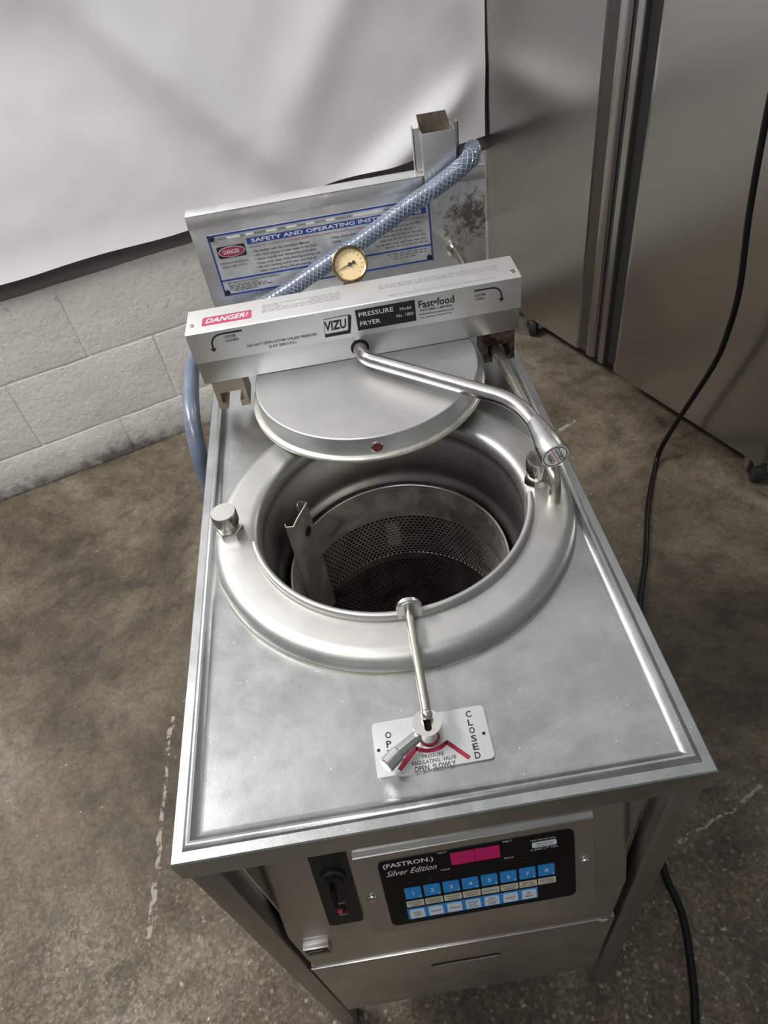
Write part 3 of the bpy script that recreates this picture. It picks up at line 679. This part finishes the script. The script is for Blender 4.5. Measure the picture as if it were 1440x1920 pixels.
vp = obj('valve_plate', bm, 'plate_steel', FX, label='silver plate lettered OPEN and CLOSED')
for x, y in ((0.1832, 0.0690), (0.2786, 0.0679)):
    bm = new(); lathe(bm, [(0.0016, 0), (0.0014, 0.0004), (0, 0.0005)], (x, y, -0.0018), n=14); obj('rivet_hole', bm, 'dark_gap', vp)
ZP = -0.0016
LT = [('O', (0.1935, 0.0818, ZP), UX, UY, 0.0056, 0.0064, 0, 0.02), ('P', (0.1931, 0.0732, ZP), UX, UY, 0.0048, 0.0064, 0, 0.02), ('E', (0.1929, 0.0648, ZP), UX, UY, 0.0046, 0.0062, 0, 0.02), ('N', (0.1927, 0.0566, ZP), UX, UY, 0.0048, 0.0062, 0, 0.02)]
for c, y in zip('CLOSED', (0.0886, 0.0803, 0.0726, 0.0648, 0.0570, 0.0490)):
    LT.append((c, (0.2689, y, ZP), UX, UY, 0.0052 if c != 'L' else 0.0044, 0.0062, 0, 0.02))
LT += [('PRESSURE', (0.2305, 0.0562, ZP), UX, UY, 0.0193, 0.0036, 0, 0.01), ('REGULATING  VALVE', (0.2305, 0.0511, ZP), UX, UY, 0.0392, 0.0036, 0, 0.01), ('OPEN  SLOWLY', (0.2305, 0.0457, ZP), UX, UY, 0.0366, 0.0048, 0, 0.015)]
letters('plate_lettering', vp, 'print_black', LT)
bm = new(); arc = [(VX + 0.0205 * math.cos(R(a)), 0.0790 + 0.0185 * math.sin(R(a))) for a in range(222, 319, 8)]
ribbon(bm, [(0.1992, 0.0478), (0.2160, 0.0660)] + arc[1:-1] + [(0.2442, 0.0660), (0.2614, 0.0478)], 0.0038, (0, 0, 0), UX, UY, -0.0019, -0.0015); obj('chevron', bm, 'chevron_red', vp, label='dark red pointer band')

# guide rod on the right
bm = new(); XR = 0.4155
tube(bm, catmull([(XR, 0.3167, 0.014), (XR, 0.3175, 0.034), (XR, 0.3235, 0.048), (XR, 0.343, 0.0565), (XR, 0.38, 0.0600), (XR, 0.44, 0.0570), (XR, 0.52, 0.0500), (XR, 0.60, 0.0400), (XR, 0.64, 0.0390), (XR, 0.70, 0.050), (XR, 0.78, 0.068), (XR - .004, 0.87, 0.0665)], 6), 0.0072, 18)
gr = obj('guide_rod', bm, 'rod_steel', FX, 60)
bm = new(); lathe(bm, [(0.0, 0.0), (0.0135, 0.0), (0.0135, 0.004), (0.0115, 0.006), (0.0085, 0.012), (0.0, 0.012)], (XR - .004, 0.8655, 0.0668), (0, -1, 0), 24); obj('rod_flange', bm, 'rod_steel', gr)

# sliding cover: lid, cross bar, guide brackets, crank handle, gauge
LX, LY = 0.2325, 0.572
bm = new()
lathe(bm, [(0.0, 0.0385), (0.1440, 0.0385), (0.1525, 0.0412), (0.1508, 0.0440), (0.1500, 0.0638), (0.1496, 0.0652), (0.1486, 0.0660), (0.1474, 0.0660), (0.0, 0.0660)], (LX, LY, 0), n=128)
lid = obj('lid', bm, 'lid_steel', FX, 50, label='round stainless pressure lid')
bm = new(); lathe(bm, [(0.1440, 0.0350), (0.1560, 0.0350), (0.1585, 0.0362), (0.1588, 0.0392), (0.1570, 0.0412), (0.1510, 0.0420), (0.1440, 0.0400)], (LX, LY, 0), n=128, closed=True); obj('lid_flange', bm, 'lid_rim', lid, 50)
bm = new(); q0 = Vector((0.2300, LY - 0.1499, 0.0510)); lathe(bm, [(0.0078, -0.002), (0.0078, 0.0014), (0.0066, 0.0020), (0.0062, 0.0008), (0.0, 0.0008)], q0, (0, -1, 0), 28)
pg = obj('lid_plug', bm, 'polished_steel', lid)
bm = new(); lathe(bm, [(0.0062, 0.0), (0.0060, 0.0013), (0.0, 0.0015)], q0, (0, -1, 0), 24); bm.faces.ensure_lookup_table()
obj('plug_centre', bm, 'plug_red', lid, label='brown-red centre of the lid plug')

bm = new(); bx(bm, 0.0128, 0.4482, 0.5960, 0.6540, 0.0664, 0.1400, 0.0012); cb = obj('cover_bar', bm, 'bar_steel', FX, label='cross bar over the lid')
bm = new()   # folded cap plate over the bar
CAPP = [(0.5960, 0.1000), (0.5945, 0.1000), (0.5945, 0.1430), (0.5955, 0.1443), (0.5970, 0.1446), (0.6535, 0.1446), (0.6555, 0.1436), (0.6560, 0.1420), (0.6560, 0.1000), (0.6540, 0.1000), (0.6540, 0.1402), (0.5960, 0.1402)]
A = [bm.verts.new((0.0115, y, z)) for y, z in CAPP]; B = [bm.verts.new((0.4495, y, z)) for y, z in CAPP]
for k in range(len(A)): bm.faces.new((A[k], A[(k + 1) % len(A)], B[(k + 1) % len(A)], B[k]))
bm.faces.new(A[::-1]); bm.faces.new(B)
cp = obj('bar_cap', bm, 'cap_steel', FX, 25, label='folded label plate along the cross bar')
for x, y, mt in ((0.0185, 0.6145, 'polished_steel'), (0.4420, 0.6100, 'brass')):
    bm = new(); lathe(bm, [(0.0036, 0), (0.0034, 0.0012), (0.0018, 0.0020), (0, 0.0022)], (x, y, 0.1445), n=16); obj('screw', bm, mt, cp)
FY = 0.5945
def F(x, z, d=0.0): return (x, FY - d, z)
bm = new(); prism(bm, rrect(0.0325, 0.0980, 0.6090, 0.6300, 0.002), (0, 0, 0), UX, UY, 0.1445, 0.1449); obj('warning_sticker', bm, 'sticker_red', cp, label='red warning sticker')
letters('warning_lettering', cp, 'print_white', [('DANGER!', (0.0655, 0.6195, 0.1451), UX, UY, 0.0570, 0.0115, 0.3, 0.012)])
bm = new(); prism(bm, [(0.2318, 0.1078), (0.3098, 0.1078), (0.3098, 0.1375), (0.2318, 0.1375)], (0, FY, 0), UX, UZ, -0.0001, 0.0004); obj('name_label', bm, 'black_plastic', cp, label='black name label')
letters('name_lettering', cp, 'print_white', [('PRESSURE', F(0.2585, 0.1303, .0006), UX, UZ, 0.0455, 0.0064, 0, 0.012), ('FRYER', F(0.2492, 0.1172, .0006), UX, UZ, 0.0270, 0.0064, 0, 0.012), ('Model', F(0.2970, 0.1285, .0006), UX, UZ, 0.0145, 0.0046), ('No. 1800', F(0.2955, 0.1195, .0006), UX, UZ, 0.0225, 0.0046)])
bm = new()
arcL = [(0.0455 + 0.0001, 0.1365)] and [(0.0840, 0.1375), (0.0600, 0.1375)] + [(0.0560 - 0.0150 * math.sin(R(a)), 0.1225 + 0.0150 * math.cos(R(a))) for a in range(15, 91, 15)] + [(0.0410, 0.1180)]
ribbon(bm, arcL, 0.0024, (0, FY, 0), UX, UZ, -0.0001, 0.0003); prism(bm, [(0.0365, 0.1185), (0.0410, 0.1135), (0.0455, 0.1185)], (0, FY, 0), UX, UZ, -0.0001, 0.0003); obj('closing_arrow', bm, 'print_black', cp)
bm = new()
ribbon(bm, [(0.3880, 0.1352), (0.4090, 0.1352)] + [(0.4110 + 0.0125 * math.sin(R(a)), 0.1227 + 0.0125 * math.cos(R(a))) for a in range(15, 91, 15)] + [(0.4235, 0.1180)], 0.0022, (0, FY, 0), UX, UZ, -0.0001, 0.0003); prism(bm, [(0.4195, 0.1185), (0.4235, 0.1135), (0.4275, 0.1185)], (0, FY, 0), UX, UZ, -0.0001, 0.0003); obj('opening_arrow', bm, 'print_black', cp)
letters('bar_lettering', cp, 'print_black', [('COVER', F(0.0672, 0.1320, .0003), UX, UZ, 0.0150, 0.0036, 0, 0.014), ('CLOSED', F(0.0682, 0.1265, .0003), UX, UZ, 0.0175, 0.0036, 0, 0.014),
        ('DO NOT OPEN COVER UNLESS PRESSURE', F(0.1310, 0.1135, .0003), UX, UZ, 0.0930, 0.0036, 0, 0.014), ('IS AT ZERO P.S.I.', F(0.1310, 0.1072, .0003), UX, UZ, 0.0370, 0.0036, 0, 0.014),
        ('COVER', F(0.3958, 0.1282, .0003), UX, UZ, 0.0140, 0.0032, 0, 0.014), ('OPEN', F(0.3952, 0.1228, .0003), UX, UZ, 0.0115, 0.0032, 0, 0.014),
        ('Fast•food', F(0.3378, 0.1295, .0003), UX, UZ, 0.0470, 0.0105, 0, 0.02), ('SYSTEMS LIMITED', F(0.3370, 0.1208, .0003), UX, UZ, 0.0420, 0.0026, 0, 0.014), ('www.fast-food-systems.co.uk', F(0.3365, 0.1150, .0003), UX, UZ, 0.0470, 0.0030, 0, 0.014), ('TEL: (0044) 0118 9441100', F(0.3360, 0.1100, .0003), UX, UZ, 0.0430, 0.0024, 0, 0.014)])
bm = new(); prism(bm, [(0.1875, 0.1062), (0.2215, 0.1062), (0.2262, 0.1300), (0.2245, 0.1330), (0.2222, 0.1330), (0.2190, 0.1105), (0.1875, 0.1105)], (0, FY, 0), UX, UZ, -0.0001, 0.0003); obj('logo_shadow', bm, 'print_black', cp)
bm = new(); ribbon(bm, [(0.1878, 0.1105), (0.1900, 0.1322), (0.2222, 0.1330), (0.2190, 0.1108), (0.1878, 0.1105)], 0.0007, (0, FY, 0), UX, UZ, -0.0001, 0.0003); obj('logo_outline', bm, 'print_black', cp)
letters('logo_lettering', cp, 'print_black', [('VIZU', F(0.2042, 0.1216, .0004), UX, UZ, 0.0290, 0.0135, 0.15, 0.03), ('®', F(0.2192, 0.1122, .0004), UX, UZ, 0.0022, 0.0022)])
ZT = 0.1448
bm = new(); rs = []
for k in range(6):
    y = 0.6355 - k * 0.0036; x = 0.112
    while x < 0.215:
        wd_ = random.uniform(0.004, 0.010)
        if not (k in (1, 2) and 0.130 < x < 0.170): rs.append((x, min(x + wd_, 0.216), y, y + 0.0007))
        x += wd_ + 0.0018
for k in range(3):
    y = 0.6330 - k * 0.0042; x = 0.268
    while x < 0.425:
        wd_ = random.uniform(0.004, 0.010); rs.append((x, min(x + wd_, 0.426), y, y + 0.0008)); x += wd_ + 0.0018
strips(bm, rs, (0, 0, 0), UX, UY, ZT); obj('fine_print', bm, 'print_grey', cp, label='faint worn fine print')['kind'] = 'stuff'
letters('manual_lettering', cp, 'print_grey', [('REFER TO THE OPERATIONS MANUAL FOR ADDITIONAL INFORMATION', (0.3480, 0.6030, ZT), UX, UY, 0.1400, 0.0026)])

# guide brackets
BP = [(0.0215, 0.0670), (0.0215, 0.0205), (0.0335, 0.0205), (0.0335, 0.0300), (0.0275, 0.0300), (0.0275, 0.0470), (0.0585, 0.0470), (0.0585, 0.0300), (0.0525, 0.0300), (0.0525, 0.0205), (0.0645, 0.0205), (0.0645, 0.0670)]
bm = new(); prism(bm, BP, (0, 0.600, 0), UX, UZ, -0.045, 0.002); obj('guide_bracket', bm, 'bronze_block', FX, label='pale bronze guide bracket with an empty slot')
bm = new(); prism(bm, [(0.4640 - x, z) for x, z in BP[::-1]], (0, 0.600, 0), UX, UZ, -0.045, 0.002); obj('guide_bracket', bm, 'burnt_block', FX, label='burnt brown guide bracket riding on the rod')

# crank handle
bm = new()
tube(bm, fillet([(0.2303, 0.606, 0.0810), (0.2308, 0.566, 0.0845), (0.3985, 0.4180, 0.0855), (0.4115, 0.3560, 0.0840)], 0.040, 10), 0.0094, 22)
ch = obj('crank_handle', bm, 'polished_steel', FX, 60)
bm = new(); lathe(bm, [(0.0, 0), (0.0125, 0), (0.0125, 0.0006), (0, 0.0006)], (0.2303, 0.5962, 0.0812), (0, -1, 0), 28); obj('handle_bush', bm, 'dark_gap', ch)
K0 = Vector((0.4078, 0.3800, 0.0843)); K1 = Vector((0.4140, 0.3170, 0.0825)); kx = (K1 - K0).normalized(); kl = (K1 - K0).length
bm = new(); lathe(bm, [(0.0094, 0.0), (0.0100, 0.004), (0.0120, 0.018), (0.0142, 0.036), (0.0156, 0.044), (0.0158, kl - 0.002), (0.0152, kl - 0.0004), (0.0148, kl - 0.0012), (0.0, kl - 0.0012)], K0, kx, 40); kn = obj('knob', bm, 'edge_steel', ch)
ku = Vector((1, 0, 0)); ku = (ku - kx * ku.dot(kx)).normalized(); kv = (-kx).cross(ku) if (-kx).cross(ku).z > 0 else kx.cross(ku)
KC = K1 - kx * 0.0012
bm = new(); lathe(bm, [(0.0146, 0.0), (0.0146, 0.0004), (0.0, 0.0004)], KC, kx, 36); obj('knob_label', bm, 'label_white', ch, label='white OPEN and CLOSED label on the knob')
bm = new(); lathe(bm, [(0.0134, 0.0004), (0.0134, 0.0007), (0.0125, 0.0007), (0.0125, 0.0004)], KC, kx, 40); obj('label_ring', bm, 'print_black', ch)
def KP(a, b): return KC + ku * a + kv * b + kx * 0.0009
tu = (ku * 0.41 - kv * 0.91).normalized(); tv = (ku * 0.91 + kv * 0.41).normalized()
letters('knob_lettering', ch, 'print_black', [('CLOSED', KP(0, 0) + tv * 0.0052, tu, tv, 0.0205, 0.0054, 0, 0.010), ('OPEN', KP(0, 0) - tv * 0.0052, -tu, -tv, 0.0145, 0.0054, 0, 0.010)])
bm = new(); prism(bm, [(-0.0118, -0.0007), (0.0118, -0.0007), (0.0118, 0.0007), (-0.0118, 0.0007)], KP(0, 0), tu, tv, -0.0004, 0.0); obj('label_line', bm, 'print_pink', ch)

# pressure gauge behind the bar
GC = Vector((0.2360, 0.690, 0.1545)); GN = Vector((-0.015, -0.80, 0.60)).normalized()
bm = new(); lathe(bm, [(0.0, -0.026), (0.0215, -0.026), (0.0228, -0.024), (0.0228, -0.004), (0.0, -0.004)], GC, GN, 40); pgz = obj('pressure_gauge', bm, 'polished_steel', FX, 40, label='round pressure gauge with a cream dial')
bm = new(); lathe(bm, [(0.0228, -0.006), (0.0246, -0.004), (0.0246, 0.0015), (0.0230, 0.0028), (0.0212, 0.0020), (0.0208, -0.001), (0.0208, -0.005)], GC, GN, 48); obj('bezel', bm, 'brass', pgz, 40)
bm = new(); lathe(bm, [(0.0210, -0.0036), (0.0, -0.0034)], GC, GN, 40); obj('dial', bm, 'dial_cream', pgz)
gu = (UX - GN * UX.dot(GN)).normalized(); gv = GN.cross(gu)
na = Vector((-0.90, -0.30)); na.normalize(); nb = Vector((-na.y, na.x))
bm = new()
def g2(a, b): v = na * a + nb * b; return (v.x, v.y)
prism(bm, [g2(0.0155, 0.0003), g2(0.0155, -0.0003), g2(0.002, -0.0007), g2(-0.003, -0.0008), g2(-0.0075, -0.0026), g2(-0.0080, 0.0), g2(-0.0075, 0.0026), g2(-0.003, 0.0008), g2(0.002, 0.0007)][::-1], GC, gu, gv, -0.0024, -0.0017)
lathe(bm, [(0.0024, -0.0026), (0.0024, -0.0012), (0.0, -0.0010)], GC, GN, 16)
obj('needle', bm, 'black_plastic', pgz)
bm = new()
for a in range(-40, 221, 20):
    c_, s_ = math.cos(R(a)), math.sin(R(a)); r0, r1 = (0.0160, 0.0185)
    ribbon(bm, [(c_ * r0, s_ * r0), (c_ * r1, s_ * r1)], 0.0005, GC, gu, gv, -0.0034, -0.0031)
obj('dial_marks', bm, 'print_grey', pgz)['kind'] = 'stuff'
bm = new(); tube(bm, fillet([(0.2275, 0.700, 0.060), (0.2275, 0.700, 0.118), (0.233, 0.705, 0.138)], 0.01), 0.0058, 14); lathe(bm, [(0.0095, 0.066), (0.0095, 0.082), (0.0, 0.082)], (0.2275, 0.700, 0), n=6); obj('stem', bm, 'brass', pgz)

# backsplash
SY = 0.865
bm = new(); bx(bm, 0.0035, 0.4635, SY, SY + 0.026, -0.003, 0.1880, 0.0008); sp = obj('backsplash', bm, 'stained_splash_steel', FX)
bm = new()
for x0, x1 in ((0.0030, 0.3700), (0.4080, 0.4640)):
    bx(bm, x0, x1, SY - 0.0022, SY + 0.0005, 0.1695, 0.1888, 0.0006)
bx(bm, 0.0030, 0.4640, SY - 0.0022, SY + 0.027, 0.1870, 0.1890, 0.0006)
obj('splash_hem', bm, 'stained_splash_steel', sp)
def SP(x, z, d=0.0): return (x, SY - 0.0016 - d, z)
bm = new(); prism(bm, rrect(0.0268, 0.3755, 0.0545, 0.1555, 0.002), (0, SY, 0), UX, UZ, -0.0001, 0.0014); npl = obj('notice_plate', bm, 'notice_silver', FX, label='silver notice plate with a blue border')
def blue(pts, wd): ribbon(bmb, pts, wd, (0, SY, 0), UX, UZ, 0.0013, 0.0018)
bmb = new()
for p in ([(0.0268, 0.1543), (0.3755, 0.1543)], [(0.0280, 0.0555), (0.0280, 0.1548)], [(0.3743, 0.0555), (0.3743, 0.1548)], [(0.0268, 0.0555), (0.3755, 0.0555)], [(0.0280, 0.0805), (0.3743, 0.0805)]):
    blue(p, 0.0026)
obj('blue_border', bmb, 'print_blue', npl)
bmb = new(); strips(bmb, [(0.0850, 0.3690, 0.1325, 0.1420)], (0, SY, 0), UX, UZ, 0.0017); obj('blue_banner', bmb, 'print_blue', npl)
for x, z in ((0.0330, 0.1500), (0.0325, 0.0600), (0.3695, 0.1500), (0.3690, 0.0600)):
    bm = new(); lathe(bm, [(0.0044, 0.0), (0.0042, 0.0014), (0.0024, 0.0024), (0, 0.0026)], (x, SY - 0.0014, z), (0, -1, 0), 16); obj('rivet', bm, 'black_plastic', npl)
letters('banner_lettering', npl, 'print_white', [('SAFETY AND OPERATING INSTRUCTIONS', SP(0.2270, 0.13725, .0003), UX, UZ, 0.2700, 0.0062, 0.0, 0.03)])
bm = new(); prism(bm, rrect(0.0355, 0.0805, 0.1165, 0.1355, 0.003), (0, SY, 0), UX, UZ, 0.0013, 0.0017); obj('danger_ground', bm, 'print_black', npl)
def oval(rx, rz, d0, d1): 
    b_ = new(); prism(b_, [(0.0580 + rx * math.cos(R(a)), 0.1260 + rz * math.sin(R(a))) for a in range(0, 360, 12)], (0, SY, 0), UX, UZ, d0, d1); return b_
obj('danger_oval_edge', oval(0.0212, 0.0084, 0.0014, 0.0019), 'print_white', npl); obj('danger_oval', oval(0.0202, 0.0075, 0.0015, 0.0021), 'sticker_red', npl)
letters('danger_lettering', npl, 'print_white', [('DANGER', SP(0.0580, 0.1260, .0007), UX, UZ, 0.0255, 0.0068, 0, 0.015)])
letters('red_lettering', npl, 'print_red', [('FAILURE TO COMPLY WITH THESE SAFETY AND OPERATING INSTRUCTIONS COULD CAUSE INJURY TO BYSTANDERS.', SP(0.2270, 0.1270, .0002), UX, UZ, 0.2820, 0.0036)])
NL = []
for t, x, wd_ in (('VOLTS', 0.0478, 0.016), ('HZ', 0.0815, 0.006), ('PHASE', 0.1090, 0.016), ('AMPS', 0.1425, 0.013), ('WIRE', 0.1743, 0.012), ('WATTS', 0.2039, 0.016), ('SERIAL NO.', 0.2414, 0.026), ('PART NO.', 0.3152, 0.022)):
    NL.append((t, SP(x, 0.1480, .0002), UX, UZ, wd_, 0.0030))
NL += [('MAXIMUM WORKING', SP(0.0572, 0.1082, .0002), UX, UZ, 0.0440, 0.0032), ('PRESSURE 14 P.S.I.', SP(0.0572, 0.1022, .0002), UX, UZ, 0.0410, 0.0032)]
for k, (t, wd_) in enumerate((('• Be familiar with the Operation Manual', 0.090), ('• DO NOT attempt to heat water in this fryer', 0.101), ('• Never overfill with shortening or product', 0.099), ('• Keep cover open when draining cooking well', 0.104), ('• Be sure cooking well is clean and free of', 0.096), ('water before filling with shortening', 0.083))):
    NL.append((t, SP(0.0905 + wd_ / 2 + (0.003 if k == 5 else 0), 0.1192 - k * 0.0066, .0002), UX, UZ, wd_, 0.0048, 0, 0.008))
NL += [('• Keep cover closed', SP(0.2370, 0.1192, .0002), UX, UZ, 0.045, 0.0048, 0, 0.008), ('• Never', SP(0.2230, 0.1126, .0002), UX, UZ, 0.0165, 0.0044, 0, 0.008),
       ('Manufactured by THE BROASTER COMPANY', SP(0.0800, 0.0750, .0002), UX, UZ, 0.085, 0.0032, 0, 0.008), ('Beloit, Wisconsin 53511', SP(0.0620, 0.0708, .0002), UX, UZ, 0.048, 0.0030, 0, 0.008)]
letters('notice_lettering', npl, 'print_black', NL)
bm = new(); rs = []
for x0, x1, z in [(0.275, 0.362, 0.1188), (0.300, 0.350, 0.1122), (0.285, 0.362, 0.1056), (0.292, 0.366, 0.0990), (0.285, 0.366, 0.0922), (0.300, 0.368, 0.0868), (0.30, 0.368, 0.0745), (0.305, 0.365, 0.0705), (0.310, 0.350, 0.0665)] + [(0.038, 0.100, 0.0668), (0.038, 0.108, 0.0636), (0.044, 0.085, 0.0606)]:
    x = x0
    while x < x1:
        q = random.uniform(0.004, 0.010); rs.append((x, min(x + q, x1), z, z + 0.0018)); x += q + 0.0022
strips(bm, rs, (0, SY, 0), UX, UZ, 0.0017); obj('fine_print', bm, 'print_grey', npl)['kind'] = 'stuff'
bm = new(); strips(bm, [(0.0565, 0.0770, 0.1462, 0.1500), (0.0865, 0.0985, 0.1462, 0.1500), (0.1185, 0.1345, 0.1462, 0.1500), (0.1500, 0.1660, 0.1462, 0.1500), (0.1815, 0.1940, 0.1462, 0.1500), (0.2130, 0.2265, 0.1462, 0.1500), (0.2560, 0.3010, 0.1462, 0.1500)], (0, SY, 0), UX, UZ, 0.00165); obj('data_boxes', bm, 'label_white', npl)

# exhaust stack: sheet channel with side flanges and a dirty angled plate inside
bm = new(); bx(bm, 0.3700, 0.4195, 0.8540, 0.8556, 0.1760, 0.2487, 0.0005); bx(bm, 0.3700, 0.3716, 0.8550, 0.8900, 0.1890, 0.2487, 0.0005); bx(bm, 0.4179, 0.4195, 0.8550, 0.8900, 0.1890, 0.2487, 0.0005)
st = obj('exhaust_stack', bm, 'bar_steel', FX, label='square sheet steel stack on the backsplash')
bm = new(); bx(bm, 0.3600, 0.3702, 0.8720, 0.8740, 0.1930, 0.2520, 0.0004); bx(bm, 0.3600, 0.3618, 0.8720, 0.8900, 0.1900, 0.2520, 0.0004); obj('flange', bm, 'bar_steel', st)
bm = new(); bx(bm, 0.4193, 0.4275, 0.8720, 0.8740, 0.1900, 0.2520, 0.0004); bx(bm, 0.4258, 0.4275, 0.8720, 0.8900, 0.1900, 0.2520, 0.0004); obj('flange', bm, 'leg_steel', st)
bm = new(); prism(bm, [(0.3722, 0.190), (0.4175, 0.190), (0.4175, 0.246), (0.4120, 0.2655), (0.3690, 0.2655), (0.3722, 0.246)], (0, 0.888, 0), UX, UZ, 0.0, 0.0016); obj('inner_plate', bm, 'greasy_plate', st)
bm = new(); bx(bm, 0.3720, 0.4175, 0.8560, 0.8870, 0.1900, 0.2330); obj('duct_floor', bm, 'dark_gap', st)
bm = new(); bx(bm, 0.3690, 0.4090, 0.8560, 0.8640, 0.1690, 0.1765, 0.0006); obj('duct_shoe', bm, 'dark_gap', st)

# ------------------------------------------------------------------ basket in the pot
bk = thing('fry_basket', 'round perforated steel fry basket standing down inside the cooking pot', 'basket', base=(CX, CY, -0.423))
bm = new(); lathe(bm, [(0.1380 + 0.0020 * math.cos(R(a)), -0.0840 + 0.0020 * math.sin(R(a))) for a in range(0, 360, 45)], (CX, CY, 0), n=128, closed=True); obj('rim', bm, 'edge_steel', bk, 60)
bm = new(); lathe(bm, [(0.1372, -0.084), (0.1372, -0.1445), (0.1362, -0.1445), (0.1362, -0.084)], (CX, CY, 0), n=128, closed=True); obj('solid_band', bm, 'basket_steel', bk, 50)
bm = new(); lathe(bm, [(0.1372, -0.227), (0.1372, -0.241), (0.1356, -0.241), (0.1356, -0.227)], (CX, CY, 0), n=128, closed=True); obj('stiffening_band', bm, 'shaded_basket_steel', bk, 50)
def perforated(z_top, rows, name, mat):
    b_ = new(); nc = 124; pitch = 2 * math.pi / nc; rp = 0.00596; rr = 0.1364; hr = 0.0030; th = 0.0008
    cache = {}
    def vert(a, z, r):
        k = (round(a / pitch * 24) % (nc * 24), round(z * 200000), r)
        if k not in cache: cache[k] = b_.verts.new((CX + r * math.cos(a), CY + r * math.sin(a), z))
        return cache[k]
    hexa = [(0.5, -1 / 3), (0.5, 1 / 3), (0.0, 2 / 3), (-0.5, 1 / 3), (-0.5, -1 / 3), (0.0, -2 / 3)]
    for j in range(rows):
        zc_ = z_top - rp * 2 / 3 - j * rp
        for i in range(nc):
            ac = (i + 0.5 * (j % 2)) * pitch
            o_ = [vert(ac + hx * pitch, zc_ + hz * rp, rr) for hx, hz in hexa]
            inn = []; inb = []
            for k in range(6):
                hx, hz = hexa[k]; t = math.atan2(hz * rp, hx * pitch * rr)
                a = ac + hr * math.cos(t) / rr; z = zc_ + hr * math.sin(t)
                inn.append(b_.verts.new((CX + rr * math.cos(a), CY + rr * math.sin(a), z)))
                inb.append(b_.verts.new((CX + (rr + th) * math.cos(a), CY + (rr + th) * math.sin(a), z)))
            for k in range(6):
                l = (k + 1) % 6
                b_.faces.new((o_[k], o_[l], inn[l], inn[k])); b_.faces.new((inn[k], inn[l], inb[l], inb[k]))
    obj(name, b_, mat, bk, 50)
perforated(-0.1435, 14, 'perforated_wall', 'basket_steel'); perforated(-0.2402, 30, 'perforated_wall', 'shaded_basket_steel')
bm = new(); lathe(bm, [(0.1364, -0.416), (0.1355, -0.421), (0.0, -0.421), (0.0, -0.423), (0.1370, -0.423), (0.1372, -0.416)], (CX, CY, 0), n=96); obj('basket_floor', bm, 'deep_shade_steel', bk, 40)
# folded hanger bracket at the left
HP = [(0.0960, 0.4060), (0.0973, 0.4000), (0.1066, 0.3985), (0.1118, 0.4115), (0.1250, 0.4375), (0.1136, 0.4415), (0.1126, 0.4335)]
HP = [(x + 0.0035, y - 0.013) for x, y in HP]
bm = new(); P2 = [Vector((x, y)) for x, y in HP]; th = 0.0014
Lo, Ro = [], []
for i, p in enumerate(P2):
    t = (P2[min(i + 1, 6)] - P2[max(i - 1, 0)]).normalized(); n = Vector((-t.y, t.x)); Lo.append(p + n * th / 2); Ro.append(p - n * th / 2)
poly = [tuple(q) for q in Ro] + [tuple(q) for q in Lo[::-1]]
prism(bm, poly, (0, 0, 0), UX, UY, -0.235, -0.022)
hb = obj('hanger', bm, 'basket_steel', bk, 40, label='folded hanger bracket with a round hole')
bm = new(); wdv = Vector((HP[4][0] - HP[2][0], HP[4][1] - HP[2][1], 0)).normalized(); wn_ = wdv.cross(UZ)
hc = Vector((HP[3][0] + 0.0065, HP[3][1] + 0.012, -0.060)); lathe(bm, [(0.0, 0.0), (0.0068, 0.0), (0.0068, 0.0012), (0.0, 0.0012)], hc + wn_ * 0.0004, wn_, 20); obj('hanger_hole', bm, 'dark_gap', hb)

# ------------------------------------------------------------------ braided hose
hp = [(0.452, 0.960, 0.150), (0.4560, 0.925, 0.188), (0.4500, 0.885, 0.2065), (0.4340, 0.842, 0.2060), (0.3900, 0.838, 0.1815), (0.3350, 0.842, 0.1535), (0.2700, 0.842, 0.1200), (0.2000, 0.842, 0.0875), (0.1300, 0.840, 0.0560), (0.0700, 0.838, 0.0330), (0.0150, 0.830, 0.0200), (-0.0200, 0.800, 0.0120), (-0.0330, 0.745, 0.0100), (-0.0330, 0.690, 0.0070), (-0.0310, 0.635, -0.0040), (-0.0310, 0.600, -0.0360), (-0.0310, 0.583, -0.0750), (-0.0330, 0.575, -0.16), (-0.036, 0.580, -0.30), (-0.040, 0.60, -0.46)]
HPth = catmull(hp, 10); HR = 0.0122
bm = new(); tube(bm, HPth, HR, 20)
ho = obj('braided_hose', bm, 'hose_blue', None, 60, origin=(0.1, 0.84, 0.0)); ho['label'] = 'blue translucent braided hose draped across the backsplash and down beside the fryer'; ho['category'] = 'hose'
bm = new(); Tt, Ff = frames(HPth); cum = [0.0]
for a, b in zip(HPth, HPth[1:]): cum.append(cum[-1] + (b - a).length)
def at(s):
    for i in range(len(cum) - 1):
        if cum[i + 1] >= s:
            t = (s - cum[i]) / max(1e-9, cum[i + 1] - cum[i]); return HPth[i].lerp(HPth[i + 1], t), Ff[i][0].lerp(Ff[i + 1][0], t), Ff[i][1].lerp(Ff[i + 1][1], t)
    return HPth[-1], Ff[-1][0], Ff[-1][1]
s_end = 0.60; nst = 170
samples = [at(s_end * k / nst) for k in range(nst + 1)]
for sgn in (-1, 1):
    for q in range(8):
        pts = []
        for k, (p, a, b) in enumerate(samples):
            ph = sgn * 2 * math.pi * (s_end * k / nst) / 0.062 + q * math.pi / 4
            pts.append(p + (a * math.cos(ph) + b * math.sin(ph)) * (HR + 0.0001))
        tube(bm, pts, 0.0009, 4, False)
obj('braid', bm, 'braid_white', ho, 80)

for o in bpy.data.objects:
    if '_o' in o: del o['_o']
